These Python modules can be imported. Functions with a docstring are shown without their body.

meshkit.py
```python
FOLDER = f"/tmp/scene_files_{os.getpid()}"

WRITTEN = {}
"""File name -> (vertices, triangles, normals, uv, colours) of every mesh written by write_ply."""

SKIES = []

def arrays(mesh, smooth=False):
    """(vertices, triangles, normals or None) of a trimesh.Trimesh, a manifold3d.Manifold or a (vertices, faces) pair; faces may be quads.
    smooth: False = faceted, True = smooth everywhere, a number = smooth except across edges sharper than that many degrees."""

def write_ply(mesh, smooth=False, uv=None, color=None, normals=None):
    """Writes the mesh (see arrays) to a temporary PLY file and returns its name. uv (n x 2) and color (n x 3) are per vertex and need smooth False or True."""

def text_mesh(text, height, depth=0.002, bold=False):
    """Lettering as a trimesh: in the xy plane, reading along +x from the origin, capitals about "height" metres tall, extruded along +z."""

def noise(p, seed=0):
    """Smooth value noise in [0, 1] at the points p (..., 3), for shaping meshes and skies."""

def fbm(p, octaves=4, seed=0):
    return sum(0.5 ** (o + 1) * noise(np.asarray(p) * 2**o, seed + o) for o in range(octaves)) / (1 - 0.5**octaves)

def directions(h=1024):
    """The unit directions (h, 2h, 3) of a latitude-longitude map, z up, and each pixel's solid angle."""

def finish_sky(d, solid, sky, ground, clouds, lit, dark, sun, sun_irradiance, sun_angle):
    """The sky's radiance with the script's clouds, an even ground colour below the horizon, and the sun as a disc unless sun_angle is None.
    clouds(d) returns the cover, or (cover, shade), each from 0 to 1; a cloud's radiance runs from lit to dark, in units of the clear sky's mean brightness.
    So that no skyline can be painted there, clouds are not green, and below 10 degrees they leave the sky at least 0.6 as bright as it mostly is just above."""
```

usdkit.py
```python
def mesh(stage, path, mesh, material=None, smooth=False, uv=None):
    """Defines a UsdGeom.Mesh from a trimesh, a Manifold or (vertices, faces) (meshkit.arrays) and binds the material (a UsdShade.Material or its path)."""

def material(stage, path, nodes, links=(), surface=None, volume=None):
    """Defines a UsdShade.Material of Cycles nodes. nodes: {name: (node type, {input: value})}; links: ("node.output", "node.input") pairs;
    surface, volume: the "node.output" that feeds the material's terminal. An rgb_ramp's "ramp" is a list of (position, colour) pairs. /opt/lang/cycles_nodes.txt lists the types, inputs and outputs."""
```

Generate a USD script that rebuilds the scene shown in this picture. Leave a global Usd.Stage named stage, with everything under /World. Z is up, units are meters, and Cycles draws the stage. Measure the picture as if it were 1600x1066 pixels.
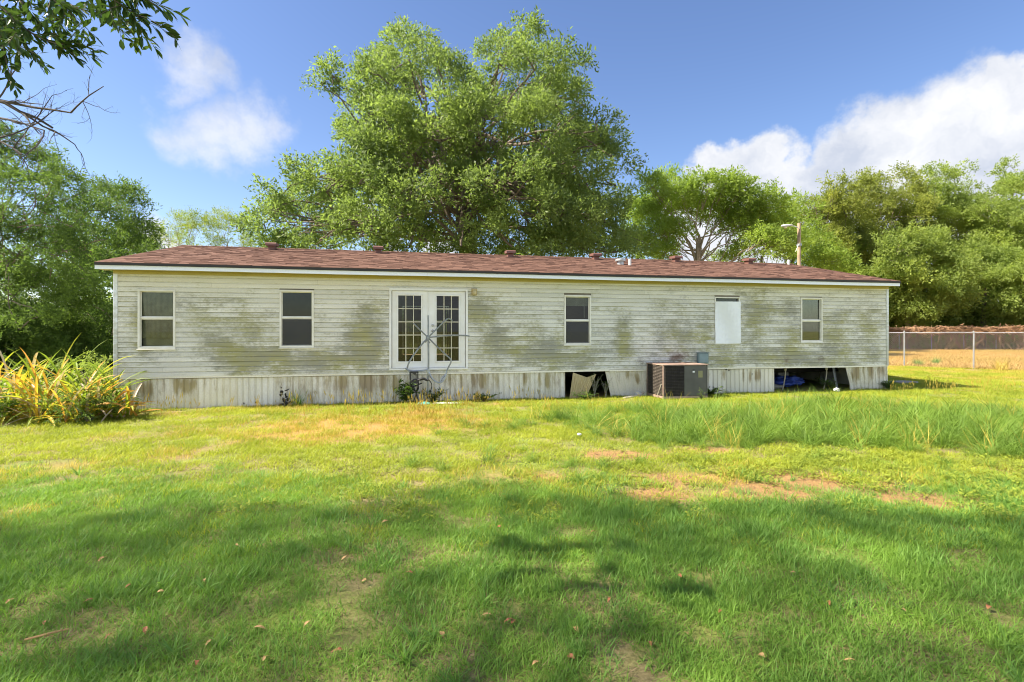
import math, random
import numpy as np, trimesh, usdkit, meshkit
from shapely.geometry import box as sbox, Polygon
from shapely.ops import unary_union
from pxr import Usd, UsdGeom, UsdLux, UsdShade, Gf, Sdf, Vt

stage = Usd.Stage.CreateInMemory()
UsdGeom.SetStageUpAxis(stage, 'Z'); UsdGeom.SetStageMetersPerUnit(stage, 1.0)
UsdGeom.Xform.Define(stage, '/World')
EYE = 1.83
# ---------------------------------------------------------------- camera
cam = UsdGeom.Camera.Define(stage, '/World/camera')
cam.AddTranslateOp().Set(Gf.Vec3d(0, 0, EYE)); cam.AddRotateXYZOp().Set(Gf.Vec3f(90, 0, 0))
cam.CreateFocalLengthAttr(18.0); cam.CreateHorizontalApertureAttr(36.0); cam.CreateVerticalApertureAttr(23.98)
cam.CreateVerticalApertureOffsetAttr(-0.36)
cam.CreateClippingRangeAttr(Gf.Vec2f(0.05, 5000))
cam.CreateExposureAttr(1.6)
# ---------------------------------------------------------------- sun and sky
SUN_EL = math.radians(46.5)
SUN_H = np.array([-0.982, -0.187]); SUN_H = SUN_H / np.linalg.norm(SUN_H)
SUN = np.array([SUN_H[0]*math.cos(SUN_EL), SUN_H[1]*math.cos(SUN_EL), math.sin(SUN_EL)])
sun = UsdLux.DistantLight.Define(stage, '/World/sun')
sun.CreateIntensityAttr(1.25); sun.CreateAngleAttr(0.8); sun.CreateNormalizeAttr(True)
sun.CreateColorAttr(Gf.Vec3f(1.0, 0.90, 0.74))
_z = Gf.Vec3d(*SUN); _rot = Gf.Rotation(Gf.Vec3d(0, 0, 1), _z)
sun.AddOrientOp().Set(Gf.Quatf(_rot.GetQuat()))
def pdir(px, py):
    v = np.array([(px-800)/800.0, 1.0, (517-py)/800.0]); return v/np.linalg.norm(v)
def sky_material():
    nodes = {'sky': ('sky_texture', {'sky_type': 'single_scattering', 'sun_disc': False, 'sun_elevation': SUN_EL, 'sun_rotation': math.atan2(SUN[0], SUN[1]), 'altitude': 10.0, 'air_density': 1.0, 'aerosol_density': 0.6, 'ozone_density': 1.6}),
             'tc': ('texture_coordinate', {}), 'bg': ('background_shader', {'strength': 0.084})}
    links = []
    # cloud cover: soft blobs in chosen directions of the heavens, broken up by noise
    left = [(290, 85, .055), (325, 100, .06), (285, 125, .06), (345, 92, .035), (310, 215, .07), (345, 195, .085), (385, 185, .08), (425, 190, .06), (330, 245, .05), (365, 225, .06), (270, 150, .045)]
    right = [(1105, 262, .05), (1150, 262, .06), (1190, 255, .065), (1235, 275, .07), (1280, 285, .07), (1330, 245, .08), (1380, 235, .10), (1440, 230, .11), (1500, 210, .12), (1560, 195, .10), (1620, 185, .10), (1700, 175, .12), (1560, 250, .15), (1450, 290, .14), (1330, 300, .1), (1230, 315, .09), (1140, 300, .07), (1085, 340, .08), (1090, 390, .08), (1160, 390, .1), (1650, 300, .2), (1800, 240, .2), (1565, 128, .04), (1600, 130, .05), (690, 385, .05), (600, 380, .05), (560, 340, .04), (235, 375, .05)]
    k = 0
    def chain(blobs, tag):
        nonlocal k
        prev = None
        for (px, py, r) in blobs:
            d = pdir(px, py); k += 1
            nodes[f'd{k}'] = ('vector_math', {'math_type': 'distance', 'vector2': tuple(d)})
            nodes[f'm{k}'] = ('map_range', {'range_type': 'smoothstep', 'from_min': 0.0, 'from_max': r*1.55, 'to_min': 1.0, 'to_max': 0.0, 'clamp': True})
            links.append(('wv.vector', f'd{k}.vector1')); links.append((f'd{k}.value', f'm{k}.value'))
            if prev is None: prev = f'm{k}.result'
            else:
                nodes[f'a{k}'] = ('math', {'math_type': 'maximum'})
                links.append((prev, f'a{k}.value1')); links.append((f'm{k}.result', f'a{k}.value2')); prev = f'a{k}.value'
        return prev
    # warp the look-up so that outlines billow
    nodes['wn'] = ('noise_texture', {'scale': 9.0, 'detail': 5.0, 'roughness': 0.6})
    nodes['ws'] = ('vector_math', {'math_type': 'subtract', 'vector2': (.5, .5, .5)})
    nodes['wm'] = ('vector_math', {'math_type': 'scale', 'scale': 0.11})
    nodes['wv'] = ('vector_math', {'math_type': 'add'})
    links += [('tc.generated', 'wn.vector'), ('wn.color', 'ws.vector1'), ('ws.vector', 'wm.vector1'), ('tc.generated', 'wv.vector1'), ('wm.vector', 'wv.vector2'), ('tc.generated', 'sky.vector')]
    L = chain(left, 'l'); R = chain(right, 'r')
    nodes['n1'] = ('noise_texture', {'scale': 15.0, 'detail': 9.0, 'roughness': 0.64})
    nodes['n2'] = ('noise_texture', {'scale': 2.6, 'detail': 6.0, 'roughness': 0.55})
    links += [('tc.generated', 'n1.vector'), ('tc.generated', 'n2.vector')]
    # left wisp: thin
    nodes['lm'] = ('math', {'math_type': 'multiply_add', 'value2': 1.0, 'value3': -0.55}); links.append((L, 'lm.value1'))
    nodes['la'] = ('math', {'math_type': 'add'}); links += [('lm.value', 'la.value1'), ('n1.fac', 'la.value2')]
    nodes['lf'] = ('map_range', {'range_type': 'smoothstep', 'from_min': 0.30, 'from_max': 1.15, 'to_min': 0.0, 'to_max': 0.74, 'clamp': True}); links.append(('la.value', 'lf.value'))
    # right bank: billowing and solid
    nodes['rm'] = ('math', {'math_type': 'multiply_add', 'value2': 1.5, 'value3': -0.75}); links.append((R, 'rm.value1'))
    nodes['ra'] = ('math', {'math_type': 'add'}); links += [('rm.value', 'ra.value1'), ('n1.fac', 'ra.value2')]
    nodes['rf'] = ('map_range', {'range_type': 'smoothstep', 'from_min': 0.30, 'from_max': 0.86, 'to_min': 0.0, 'to_max': 0.95, 'clamp': True}); links.append(('ra.value', 'rf.value'))
    # unseen broken clouds, added outside the view to lift the ambient light
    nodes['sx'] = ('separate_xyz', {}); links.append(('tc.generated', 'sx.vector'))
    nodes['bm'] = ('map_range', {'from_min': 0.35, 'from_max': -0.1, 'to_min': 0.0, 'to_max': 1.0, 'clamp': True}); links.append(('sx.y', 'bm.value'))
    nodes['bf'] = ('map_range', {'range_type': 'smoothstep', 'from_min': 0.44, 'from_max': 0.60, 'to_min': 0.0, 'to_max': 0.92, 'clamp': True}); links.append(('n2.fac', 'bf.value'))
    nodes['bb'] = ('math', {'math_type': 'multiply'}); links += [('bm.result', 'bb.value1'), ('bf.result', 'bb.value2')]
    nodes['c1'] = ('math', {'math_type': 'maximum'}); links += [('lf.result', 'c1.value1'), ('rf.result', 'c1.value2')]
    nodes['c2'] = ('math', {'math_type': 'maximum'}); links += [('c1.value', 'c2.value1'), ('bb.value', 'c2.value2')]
    # cloud tone: bright tops, greyer body
    nodes['n3'] = ('noise_texture', {'scale': 8.0, 'detail': 8.0, 'roughness': 0.6}); links.append(('wv.vector', 'n3.vector'))
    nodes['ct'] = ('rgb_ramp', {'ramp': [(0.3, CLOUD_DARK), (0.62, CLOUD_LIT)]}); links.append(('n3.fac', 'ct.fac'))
    nodes['hs'] = ('hsv', {'hue': 0.510, 'saturation': 1.12, 'value': SKY_VAL}); links.append(('sky.color', 'hs.color'))
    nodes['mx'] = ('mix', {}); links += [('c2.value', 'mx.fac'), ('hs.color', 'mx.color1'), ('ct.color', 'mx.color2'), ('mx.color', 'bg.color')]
    return usdkit.material(stage, '/World/Looks/sky', nodes, links, surface='bg.background')
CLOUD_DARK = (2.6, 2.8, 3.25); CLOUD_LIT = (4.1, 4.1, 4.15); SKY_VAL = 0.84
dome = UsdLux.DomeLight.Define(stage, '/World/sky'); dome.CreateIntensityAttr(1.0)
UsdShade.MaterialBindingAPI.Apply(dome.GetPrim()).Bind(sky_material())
dome.GetPrim().SetCustomDataByKey('kind', 'structure')
dome.GetPrim().SetCustomDataByKey('label', 'blue sky with a thin cloud at left and a white cloud bank at right')

# ---------------------------------------------------------------- helpers
_used = {}
def numbered(parent, name):
    key = (parent, name); k = _used.get(key, -1) + 1; _used[key] = k
    return name if k == 0 else f'{name}_{k:03d}'
def ppath(parent): return '/World' if parent is None else str(parent.GetPath())
def tag(p, label=None, cat=None, group=None, kind=None):
    for k, v in (('label', label), ('category', cat), ('group', group), ('kind', kind)):
        if v: p.SetCustomDataByKey(k, v)
    return p
def thing(name, label, cat, loc=(0, 0, 0), rotz=0, group=None, tilt=None):
    x = UsdGeom.Xform.Define(stage, '/World/' + numbered('/World', name))
    x.AddTranslateOp().Set(Gf.Vec3d(*map(float, loc)))
    if rotz: x.AddRotateZOp().Set(float(rotz))
    return tag(x.GetPrim(), label, cat, group)
def obj(name, mesh, mat, parent=None, smooth=False, pv=None, label=None, cat=None, group=None, kind=None):
    path = ppath(parent) + '/' + numbered(ppath(parent), name)
    if isinstance(mesh, MB): mesh = mesh.get()
    if isinstance(mesh, list): mesh = merge(mesh)
    m = usdkit.mesh(stage, path, mesh, MAT[mat] if isinstance(mat, str) else mat, smooth=smooth)
    if pv:
        for k, v in pv.items():
            v = np.asarray(v, np.float32)
            UsdGeom.PrimvarsAPI(m).CreatePrimvar(k, Sdf.ValueTypeNames.FloatArray, 'vertex').Set(Vt.FloatArray.FromNumpy(v))
    return tag(m.GetPrim(), label, cat, group, kind)
def vf(m):
    if hasattr(m, 'vertices'): return np.asarray(m.vertices, float), np.asarray(m.faces, int)
    return np.asarray(m[0], float), np.asarray(m[1], int)
def merge(ms):
    V, F, n = [], [], 0
    for m in ms:
        v, f = vf(m)
        if f.shape[1] == 4: f = np.vstack([f[:, [0, 1, 2]], f[:, [0, 2, 3]]])
        V.append(v); F.append(f + n); n += len(v)
    return np.vstack(V), np.vstack(F)
_BF = np.array([[0, 2, 3, 1], [4, 5, 7, 6], [0, 1, 5, 4], [2, 6, 7, 3], [0, 4, 6, 2], [1, 3, 7, 5]])
def bx(x0, x1, y0, y1, z0, z1):
    v = np.array([[x, y, z] for x in (x0, x1) for y in (y0, y1) for z in (z0, z1)], float)
    q = np.array([[0, 1, 3, 2], [4, 6, 7, 5], [0, 4, 5, 1], [2, 3, 7, 6], [0, 2, 6, 4], [1, 5, 7, 3]])
    return v, np.vstack([q[:, [0, 1, 2]], q[:, [0, 2, 3]]])
def cbx(x0, x1, y0, y1, z0, z1, b=0.004):
    P = []
    for x, sx in ((x0, 1), (x1, -1)):
        for y, sy in ((y0, 1), (y1, -1)):
            for z, sz in ((z0, 1), (z1, -1)):
                P += [(x+sx*b, y+sy*b, z), (x+sx*b, y, z+sz*b), (x, y+sy*b, z+sz*b)]
    return vf(trimesh.convex.convex_hull(np.array(P)))
class MB:
    def __init__(s): s.m = []
    def add(s, m): s.m.append(m); return s
    def box(s, *a): return s.add(bx(*a))
    def cbox(s, *a, **k): return s.add(cbx(*a, **k))
    def tube(s, *a, **k): return s.add(tube(*a, **k))
    def get(s): return merge(s.m)
def tube(pts, r, n=6, cap=True):
    pts = np.asarray(pts, float); k = len(pts); r = np.broadcast_to(np.asarray(r, float), (k,))
    t = np.gradient(pts, axis=0); t /= np.linalg.norm(t, axis=1, keepdims=True) + 1e-12
    up = np.array([0, 0, 1.0]) if abs(t[0, 2]) < .9 else np.array([1.0, 0, 0])
    V = []
    a = np.arange(n)/n*2*np.pi
    u = np.cross(t[0], up); u /= np.linalg.norm(u)
    for i in range(k):
        u = u - t[i]*np.dot(u, t[i]); u /= np.linalg.norm(u) + 1e-12; w = np.cross(t[i], u)
        V.append(pts[i] + r[i]*(np.cos(a)[:, None]*u + np.sin(a)[:, None]*w))
    V = np.vstack(V); F = []
    for i in range(k-1):
        for j in range(n):
            j2 = (j+1) % n
            F += [(i*n+j, i*n+j2, (i+1)*n+j2), (i*n+j, (i+1)*n+j2, (i+1)*n+j)]
    if cap:
        c0 = len(V); V = np.vstack([V, pts[0], pts[-1]])
        for j in range(n):
            j2 = (j+1) % n
            F += [(c0, j2, j), (c0+1, (k-1)*n+j, (k-1)*n+j2)]
    return V, np.array(F)
def curve(pts, n=12):
    """Catmull-Rom through the points."""
    P = np.asarray(pts, float); P = np.vstack([2*P[0]-P[1], P, 2*P[-1]-P[-2]]); out = []
    for i in range(1, len(P)-2):
        for t in np.linspace(0, 1, n, endpoint=False):
            a, b, c, d = P[i-1:i+3]
            out.append(.5*((2*b)+(c-a)*t+(2*a-5*b+4*c-d)*t*t+(3*b-a-3*c+d)*t**3))
    out.append(P[-2]); return np.array(out)
def lathe(profile, n=16, centre=(0, 0, 0)):
    pr = np.asarray(profile, float); a = np.arange(n)/n*2*np.pi; V, F = [], []
    for r, z in pr: V.append(np.stack([r*np.cos(a), r*np.sin(a), np.full(n, z)], 1))
    V = np.vstack(V) + np.asarray(centre)
    for i in range(len(pr)-1):
        for j in range(n):
            j2 = (j+1) % n
            F += [(i*n+j, i*n+j2, (i+1)*n+j2), (i*n+j, (i+1)*n+j2, (i+1)*n+j)]
    return V, np.array(F)
def quats(R):
    """rotation matrices (n,3,3) -> (n,4) x,y,z,w"""
    from scipy.spatial.transform import Rotation
    return Rotation.from_matrix(R).as_quat()
def frames(up, spin):
    """matrices whose z axis is up (n,3) spun by spin about it"""
    z = up/np.linalg.norm(up, axis=1, keepdims=True)
    h = np.where(np.abs(z[:, 2:3]) < .95, [[0, 0, 1.0]], [[1.0, 0, 0]])
    x = np.cross(h, z); x /= np.linalg.norm(x, axis=1, keepdims=True); y = np.cross(z, x)
    c, s = np.cos(spin)[:, None], np.sin(spin)[:, None]
    return np.stack([c*x+s*y, -s*x+c*y, z], -1)
def scatter(name, protos, pos, R, scale, ids, parent=None, label=None, cat=None, kind='stuff'):
    path = ppath(parent) + '/' + numbered(ppath(parent), name)
    pi = UsdGeom.PointInstancer.Define(stage, path); rel = pi.CreatePrototypesRel()
    for k, (pname, mesh, mat) in enumerate(protos):
        q = f'{path}/{pname}' + (f'_{k:03d}' if k else '')
        usdkit.mesh(stage, q, mesh, MAT[mat]); rel.AddTarget(q)
    pi.CreatePositionsAttr(Vt.Vec3fArray.FromNumpy(np.asarray(pos, np.float32)))
    q4 = quats(R).astype(np.float32)
    pi.CreateOrientationsAttr(Vt.QuathArray([Gf.Quath(float(w), float(x), float(y), float(z)) for x, y, z, w in q4]))
    sc = np.asarray(scale, np.float32)
    if sc.ndim == 1: sc = np.repeat(sc[:, None], 3, 1)
    pi.CreateScalesAttr(Vt.Vec3fArray.FromNumpy(np.ascontiguousarray(sc)))
    pi.CreateProtoIndicesAttr(Vt.IntArray.FromNumpy(np.asarray(ids, np.int32)))
    return tag(pi.GetPrim(), label, cat, None, kind)

# ---------------------------------------------------------------- materials
MAT = {}
def mat(name, nodes, links, surface): MAT[name] = usdkit.material(stage, '/World/Looks/' + name, nodes, links, surface=surface); return MAT[name]
def plain(name, col, rough=.6, metal=0., var=.12, scale=6., bump=0., bscale=60., col2=None, obj_space=True, detail=5.):
    """principled with noise between two tones, and fine relief"""
    c2 = col2 or tuple(c*(1-2.2*var) for c in col)
    n = {'tc': ('texture_coordinate', {}), 'n': ('noise_texture', {'scale': scale, 'detail': detail, 'roughness': .6}), 'r': ('rgb_ramp', {'ramp': [(.32, c2), (.68, col)]}),
         'p': ('principled_bsdf', {'roughness': rough, 'metallic': metal})}
    l = [('tc.object' if obj_space else 'tc.generated', 'n.vector'), ('n.fac', 'r.fac'), ('r.color', 'p.base_color')]
    if bump:
        n['n2'] = ('noise_texture', {'scale': bscale, 'detail': 4.}); n['b'] = ('bump', {'strength': bump, 'distance': .01})
        l += [('tc.object', 'n2.vector'), ('n2.fac', 'b.height'), ('b.normal', 'p.normal')]
    return mat(name, n, l, 'p.BSDF')
def leafmat(name, cols, trans=.35, rough=.55, nscale=.5, spread=.55, spec=.3, tint=1.25, single=False):
    """leaf or blade: tone by island and by place, some light passing through"""
    n = {'g': ('geometry', {}), 'n': ('noise_texture', {'scale': nscale, 'detail': 3.}),
         'ma': ('math', {'math_type': 'multiply_add', 'value2': spread, 'value3': 0.}), 'mb': ('math', {'math_type': 'multiply_add', 'value2': 1.0-spread}),
         'r': ('rgb_ramp', {'ramp': cols}), 'p': ('principled_bsdf', {'roughness': rough, 'specular_ior_level': spec}),
         't': ('translucent_bsdf', {}), 'tm': ('mix', {'mix_type': 'multiply', 'fac': 1.0, 'color2': (tint, tint*1.02, .62*tint)}), 'm': ('mix_closure', {'fac': trans}),
         'nm': ('map_range', {'from_min': .28, 'from_max': .72, 'to_min': 0., 'to_max': 1., 'clamp': True})}
    l = [('g.position', 'n.vector'), ('n.fac', 'nm.value'), ('g.random_per_island', 'ma.value1'), ('nm.result', 'mb.value1'), ('ma.value', 'mb.value3'), ('mb.value', 'r.fac'),
         ('r.color', 'p.base_color'), ('r.color', 'tm.color1'), ('tm.color', 't.color'), ('p.BSDF', 'm.closure1'), ('t.BSDF', 'm.closure2')]
    if single:
        n['oi'] = ('object_info', {}); l = [('oi.random', b) if a == 'g.random_per_island' else (a, b) for a, b in l]
    return mat(name, n, l, 'm.closure')
# stained siding: base vinyl, mould and painted lap shade by primvar and noise, rust
def stained(name, base, base2, mould_shade, mould_shade2, streak=(1., 1., 1.), thr=.54):
    n = {'tc': ('texture_coordinate', {}), 'mp': ('mapping', {'scale': streak}), 'at': ('attribute', {'attribute': 'mould_shade'}), 'ar': ('attribute', {'attribute': 'rust'}), 'an': ('attribute', {'attribute': 'tone'}),
         'f': ('noise_texture', {'scale': 9., 'detail': 9., 'roughness': .78}), 'g': ('noise_texture', {'scale': 1.3, 'detail': 4.}), 'h': ('noise_texture', {'scale': 45., 'detail': 3.}),
         'ad': ('math', {'math_type': 'add'}), 'st': ('map_range', {'range_type': 'smoothstep', 'from_min': thr, 'from_max': thr+.40, 'to_min': 0., 'to_max': .95, 'clamp': True}),
         'mr': ('rgb_ramp', {'ramp': [(.38, mould_shade), (.62, mould_shade2)]}), 'br': ('rgb_ramp', {'ramp': [(.3, base2), (.7, base)]}),
         'tn': ('mix', {'mix_type': 'multiply', 'fac': 1.0}), 'tr': ('rgb_ramp', {'ramp': [(0, (.86, .86, .84)), (1, (1.03, 1.02, 1.))]}),
         'm1': ('mix', {}), 'ra': ('math', {'math_type': 'add'}), 'rs': ('map_range', {'range_type': 'smoothstep', 'from_min': .62, 'from_max': 1.1, 'to_min': 0., 'to_max': .9, 'clamp': True}),
         'm2': ('mix', {'color2': (.17, .105, .075)}), 'b': ('bump', {'strength': .12, 'distance': .004}), 'p': ('principled_bsdf', {'roughness': .55, 'specular_ior_level': .35})}
    l = [('tc.object', 'mp.vector'), ('mp.vector', 'f.vector'), ('tc.object', 'g.vector'), ('tc.object', 'h.vector'), ('at.fac', 'ad.value1'), ('f.fac', 'ad.value2'), ('ad.value', 'st.value'),
         ('g.fac', 'mr.fac'), ('h.fac', 'br.fac'), ('an.fac', 'tr.fac'), ('br.color', 'tn.color1'), ('tr.color', 'tn.color2'), ('st.result', 'm1.fac'), ('tn.color', 'm1.color1'), ('mr.color', 'm1.color2'),
         ('ar.fac', 'ra.value1'), ('f.fac', 'ra.value2'), ('ra.value', 'rs.value'), ('rs.result', 'm2.fac'), ('m1.color', 'm2.color1'), ('m2.color', 'p.base_color'), ('h.fac', 'b.height'), ('b.normal', 'p.normal')]
    return mat(name, n, l, 'p.BSDF')
stained('siding', (.87, .865, .84), (.78, .775, .75), (.34, .335, .28), (.385, .37, .165), streak=(1.1, 1., 1.9))
stained('skirting', (.80, .775, .69), (.67, .64, .55), (.30, .235, .15), (.36, .30, .15), streak=(1.6, 1., .35))
stained('skirting_ochre', (.62, .52, .30), (.52, .42, .22), (.36, .27, .11), (.40, .31, .12), streak=(1.6, 1., .35))
stained('soffit', (.50, .44, .16), (.40, .34, .12), (.22, .19, .06), (.30, .26, .07), streak=(.4, 1., 1.))
stained('white_trim', (.76, .80, .86), (.69, .73, .79), (.42, .42, .36), (.40, .40, .28), streak=(.6, 1., 1.5))
plain('sheathing', (.25, .22, .17), .9)
plain('door_white', (.78, .78, .77), .4, var=.06, scale=3., col2=(.70, .69, .64))
plain('board_white', (.80, .82, .86), .45, var=.03, scale=1.2, col2=(.75, .77, .80))
plain('vinyl_white', (.74, .72, .66), .45, var=.1, scale=4., col2=(.62, .60, .50))
plain('muntin_tan', (.62, .58, .44), .5)
plain('curtain', (.66, .64, .54), .9, var=.2, scale=5.)
plain('blind', (.62, .62, .58), .6)
plain('interior', (.17, .12, .075), .8, var=.25, scale=2.)
plain('interior_light', (.30, .27, .2), .8)
plain('dark_under', (.02, .019, .018), .95)
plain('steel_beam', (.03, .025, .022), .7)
plain('concrete', (.30, .29, .27), .9, bump=.4)
plain('drip_black', (.018, .016, .015), .5)
plain('vent_brown', (.16, .075, .06), .6, col2=(.11, .05, .042), bump=.2)
plain('galvanised', (.46, .49, .52), .4, metal=.5, var=.15)
plain('pvc', (.66, .66, .64), .4)
plain('screen_wire', (.10, .10, .095), .8)
mat('insect_screen', {'t': ('transparent_bsdf', {'color': (1., 1., 1.)}), 'd': ('diffuse_bsdf', {'color': (.07, .07, .065)}), 'm': ('mix_closure', {'fac': .28})}, [('t.BSDF', 'm.closure1'), ('d.BSDF', 'm.closure2')], 'm.closure')
plain('grey_metal', (.34, .365, .38), .45, metal=.35, var=.2, scale=9.)
plain('chrome', (.5, .5, .5), .25, metal=.9)
plain('black_plastic', (.018, .018, .02), .5, var=.1)
plain('ac_panel', (.085, .082, .072), .5, var=.15, scale=3., bump=.05)
plain('ac_grille', (.080, .066, .053), .55, var=.25, scale=8.)
plain('ac_dark', (.012, .011, .01), .8)
plain('ac_top', (.34, .24, .19), .6, col2=(.22, .15, .12), scale=5.)
plain('ac_label', (.24, .23, .11), .6, scale=30.)
plain('label_white', (.8, .8, .8), .5)
plain('box_blue', (.20, .27, .28), .5, var=.12)
plain('lamp_tan', (.50, .40, .20), .5, var=.15)
plain('lamp_glass', (.62, .52, .30), .25)
plain('wood_pole', (.42, .30, .20), .85, var=.2, scale=3., bump=.4)
plain('lamp_grey', (.55, .56, .55), .45)
plain('blue_tarp', (.025, .06, .32), .5, var=.3, scale=8., bump=.5, bscale=14.)
plain('strap', (.40, .36, .28), .8)
plain('litter', (.55, .57, .57), .6)
plain('turquoise', (.10, .42, .36), .5)
plain('rail_white', (.80, .80, .79), .5)
plain('post_grey', (.38, .39, .40), .45, metal=.3, var=.15)
plain('wire_grey', (.36, .36, .36), .5, metal=.2)
plain('dead_stick', (.55, .50, .42), .8, var=.15)
plain('bark', (.17, .135, .10), .9, col2=(.09, .072, .055), scale=9., bump=.7, bscale=25.)
plain('bark_pale', (.34, .27, .19), .9, col2=(.20, .16, .11), scale=7., bump=.5, bscale=20.)
plain('bark_dead', (.075, .062, .052), .9, col2=(.045, .038, .032), scale=9.)
plain('vine_brown', (.34, .20, .11), .9, col2=(.20, .12, .07), scale=3.)
plain('dry_litter', (.28, .15, .08), .9, col2=(.20, .10, .05), scale=20.)
plain('leaf_rust', (.36, .13, .05), .7, col2=(.22, .085, .035), scale=40.)
plain('leaf_tan', (.46, .29, .12), .7, col2=(.34, .20, .08), scale=40.)
# shingles: several browns picked by tab, mottled
n = {'g': ('geometry', {}), 'tc': ('texture_coordinate', {}), 'n': ('noise_texture', {'scale': 3.2, 'detail': 6., 'roughness': .7}), 'h': ('noise_texture', {'scale': 180., 'detail': 2.}), 'mp': ('mapping', {'scale': (.6, 2.2, 1.)}),
     'ma': ('math', {'math_type': 'multiply_add', 'value2': .62}), 'mb': ('math', {'math_type': 'multiply', 'value2': .42}),
     'r': ('rgb_ramp', {'ramp': [(.05, (.085, .048, .038)), (.3, (.175, .095, .068)), (.55, (.25, .135, .092)), (.8, (.33, .195, .13)), (1., (.18, .12, .095))]}), 'b': ('bump', {'strength': .5, 'distance': .004}), 'p': ('principled_bsdf', {'roughness': .9, 'specular_ior_level': .2})}
mat('shingle', n, [('tc.object', 'mp.vector'), ('mp.vector', 'n.vector'), ('tc.object', 'h.vector'), ('n.fac', 'mb.value1'), ('g.random_per_island', 'ma.value1'), ('mb.value', 'ma.value3'), ('ma.value', 'r.fac'), ('r.color', 'p.base_color'), ('h.fac', 'b.height'), ('b.normal', 'p.normal')], 'p.BSDF')
# panes
mat('glass', {'f': ('fresnel', {'IOR': 1.55}), 'm2': ('math', {'math_type': 'multiply', 'value2': .85, 'use_clamp': True}), 't': ('transparent_bsdf', {'color': (.72, .74, .68)}), 'g': ('glossy_bsdf', {'color': (.9, .9, .9), 'roughness': .02}), 'm': ('mix_closure', {})},
    [('f.fac', 'm2.value1'), ('m2.value', 'm.fac'), ('t.BSDF', 'm.closure1'), ('g.BSDF', 'm.closure2')], 'm.closure')

# ================================================================ the house
HA = np.array([-9.15, 11.77]); HANG = math.atan2(4.35, 20.98)
HD = np.array([math.cos(HANG), math.sin(HANG)]); HN = np.array([-HD[1], HD[0]])
HL, HW, ZB, ZT = 21.424, 8.3, .755, 3.215
def hw(s, y, z=0.0):
    p = HA + HD*s + HN*y; return np.array([p[0], p[1], z])
def hlocal(x, y):
    d = np.stack([np.asarray(x)-HA[0], np.asarray(y)-HA[1]], -1); return d@HD, d@HN
rng = np.random.default_rng(11)
house = thing('mobile_home', 'long weathered white mobile home with mouldy lap siding and brown shingle roof', 'mobile home', (HA[0], HA[1], 0), math.degrees(HANG))
WIN = [(.495, 1.282, 1.409, 2.794), (3.556, 4.353, 1.419, 2.829), (10.788, 11.561, 1.442, 2.807), (15.35, 16.166, 1.435, 2.816), (18.232, 19.0, 1.478, 2.836)]
DOOR = (6.154, 8.162, .823, 2.92)
OPEN = WIN + [DOOR]
def gau(s, z, cs, cz, rs, rz, a): return a*np.exp(-((s-cs)/rs)**2-((z-cz)/rz)**2)
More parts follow.
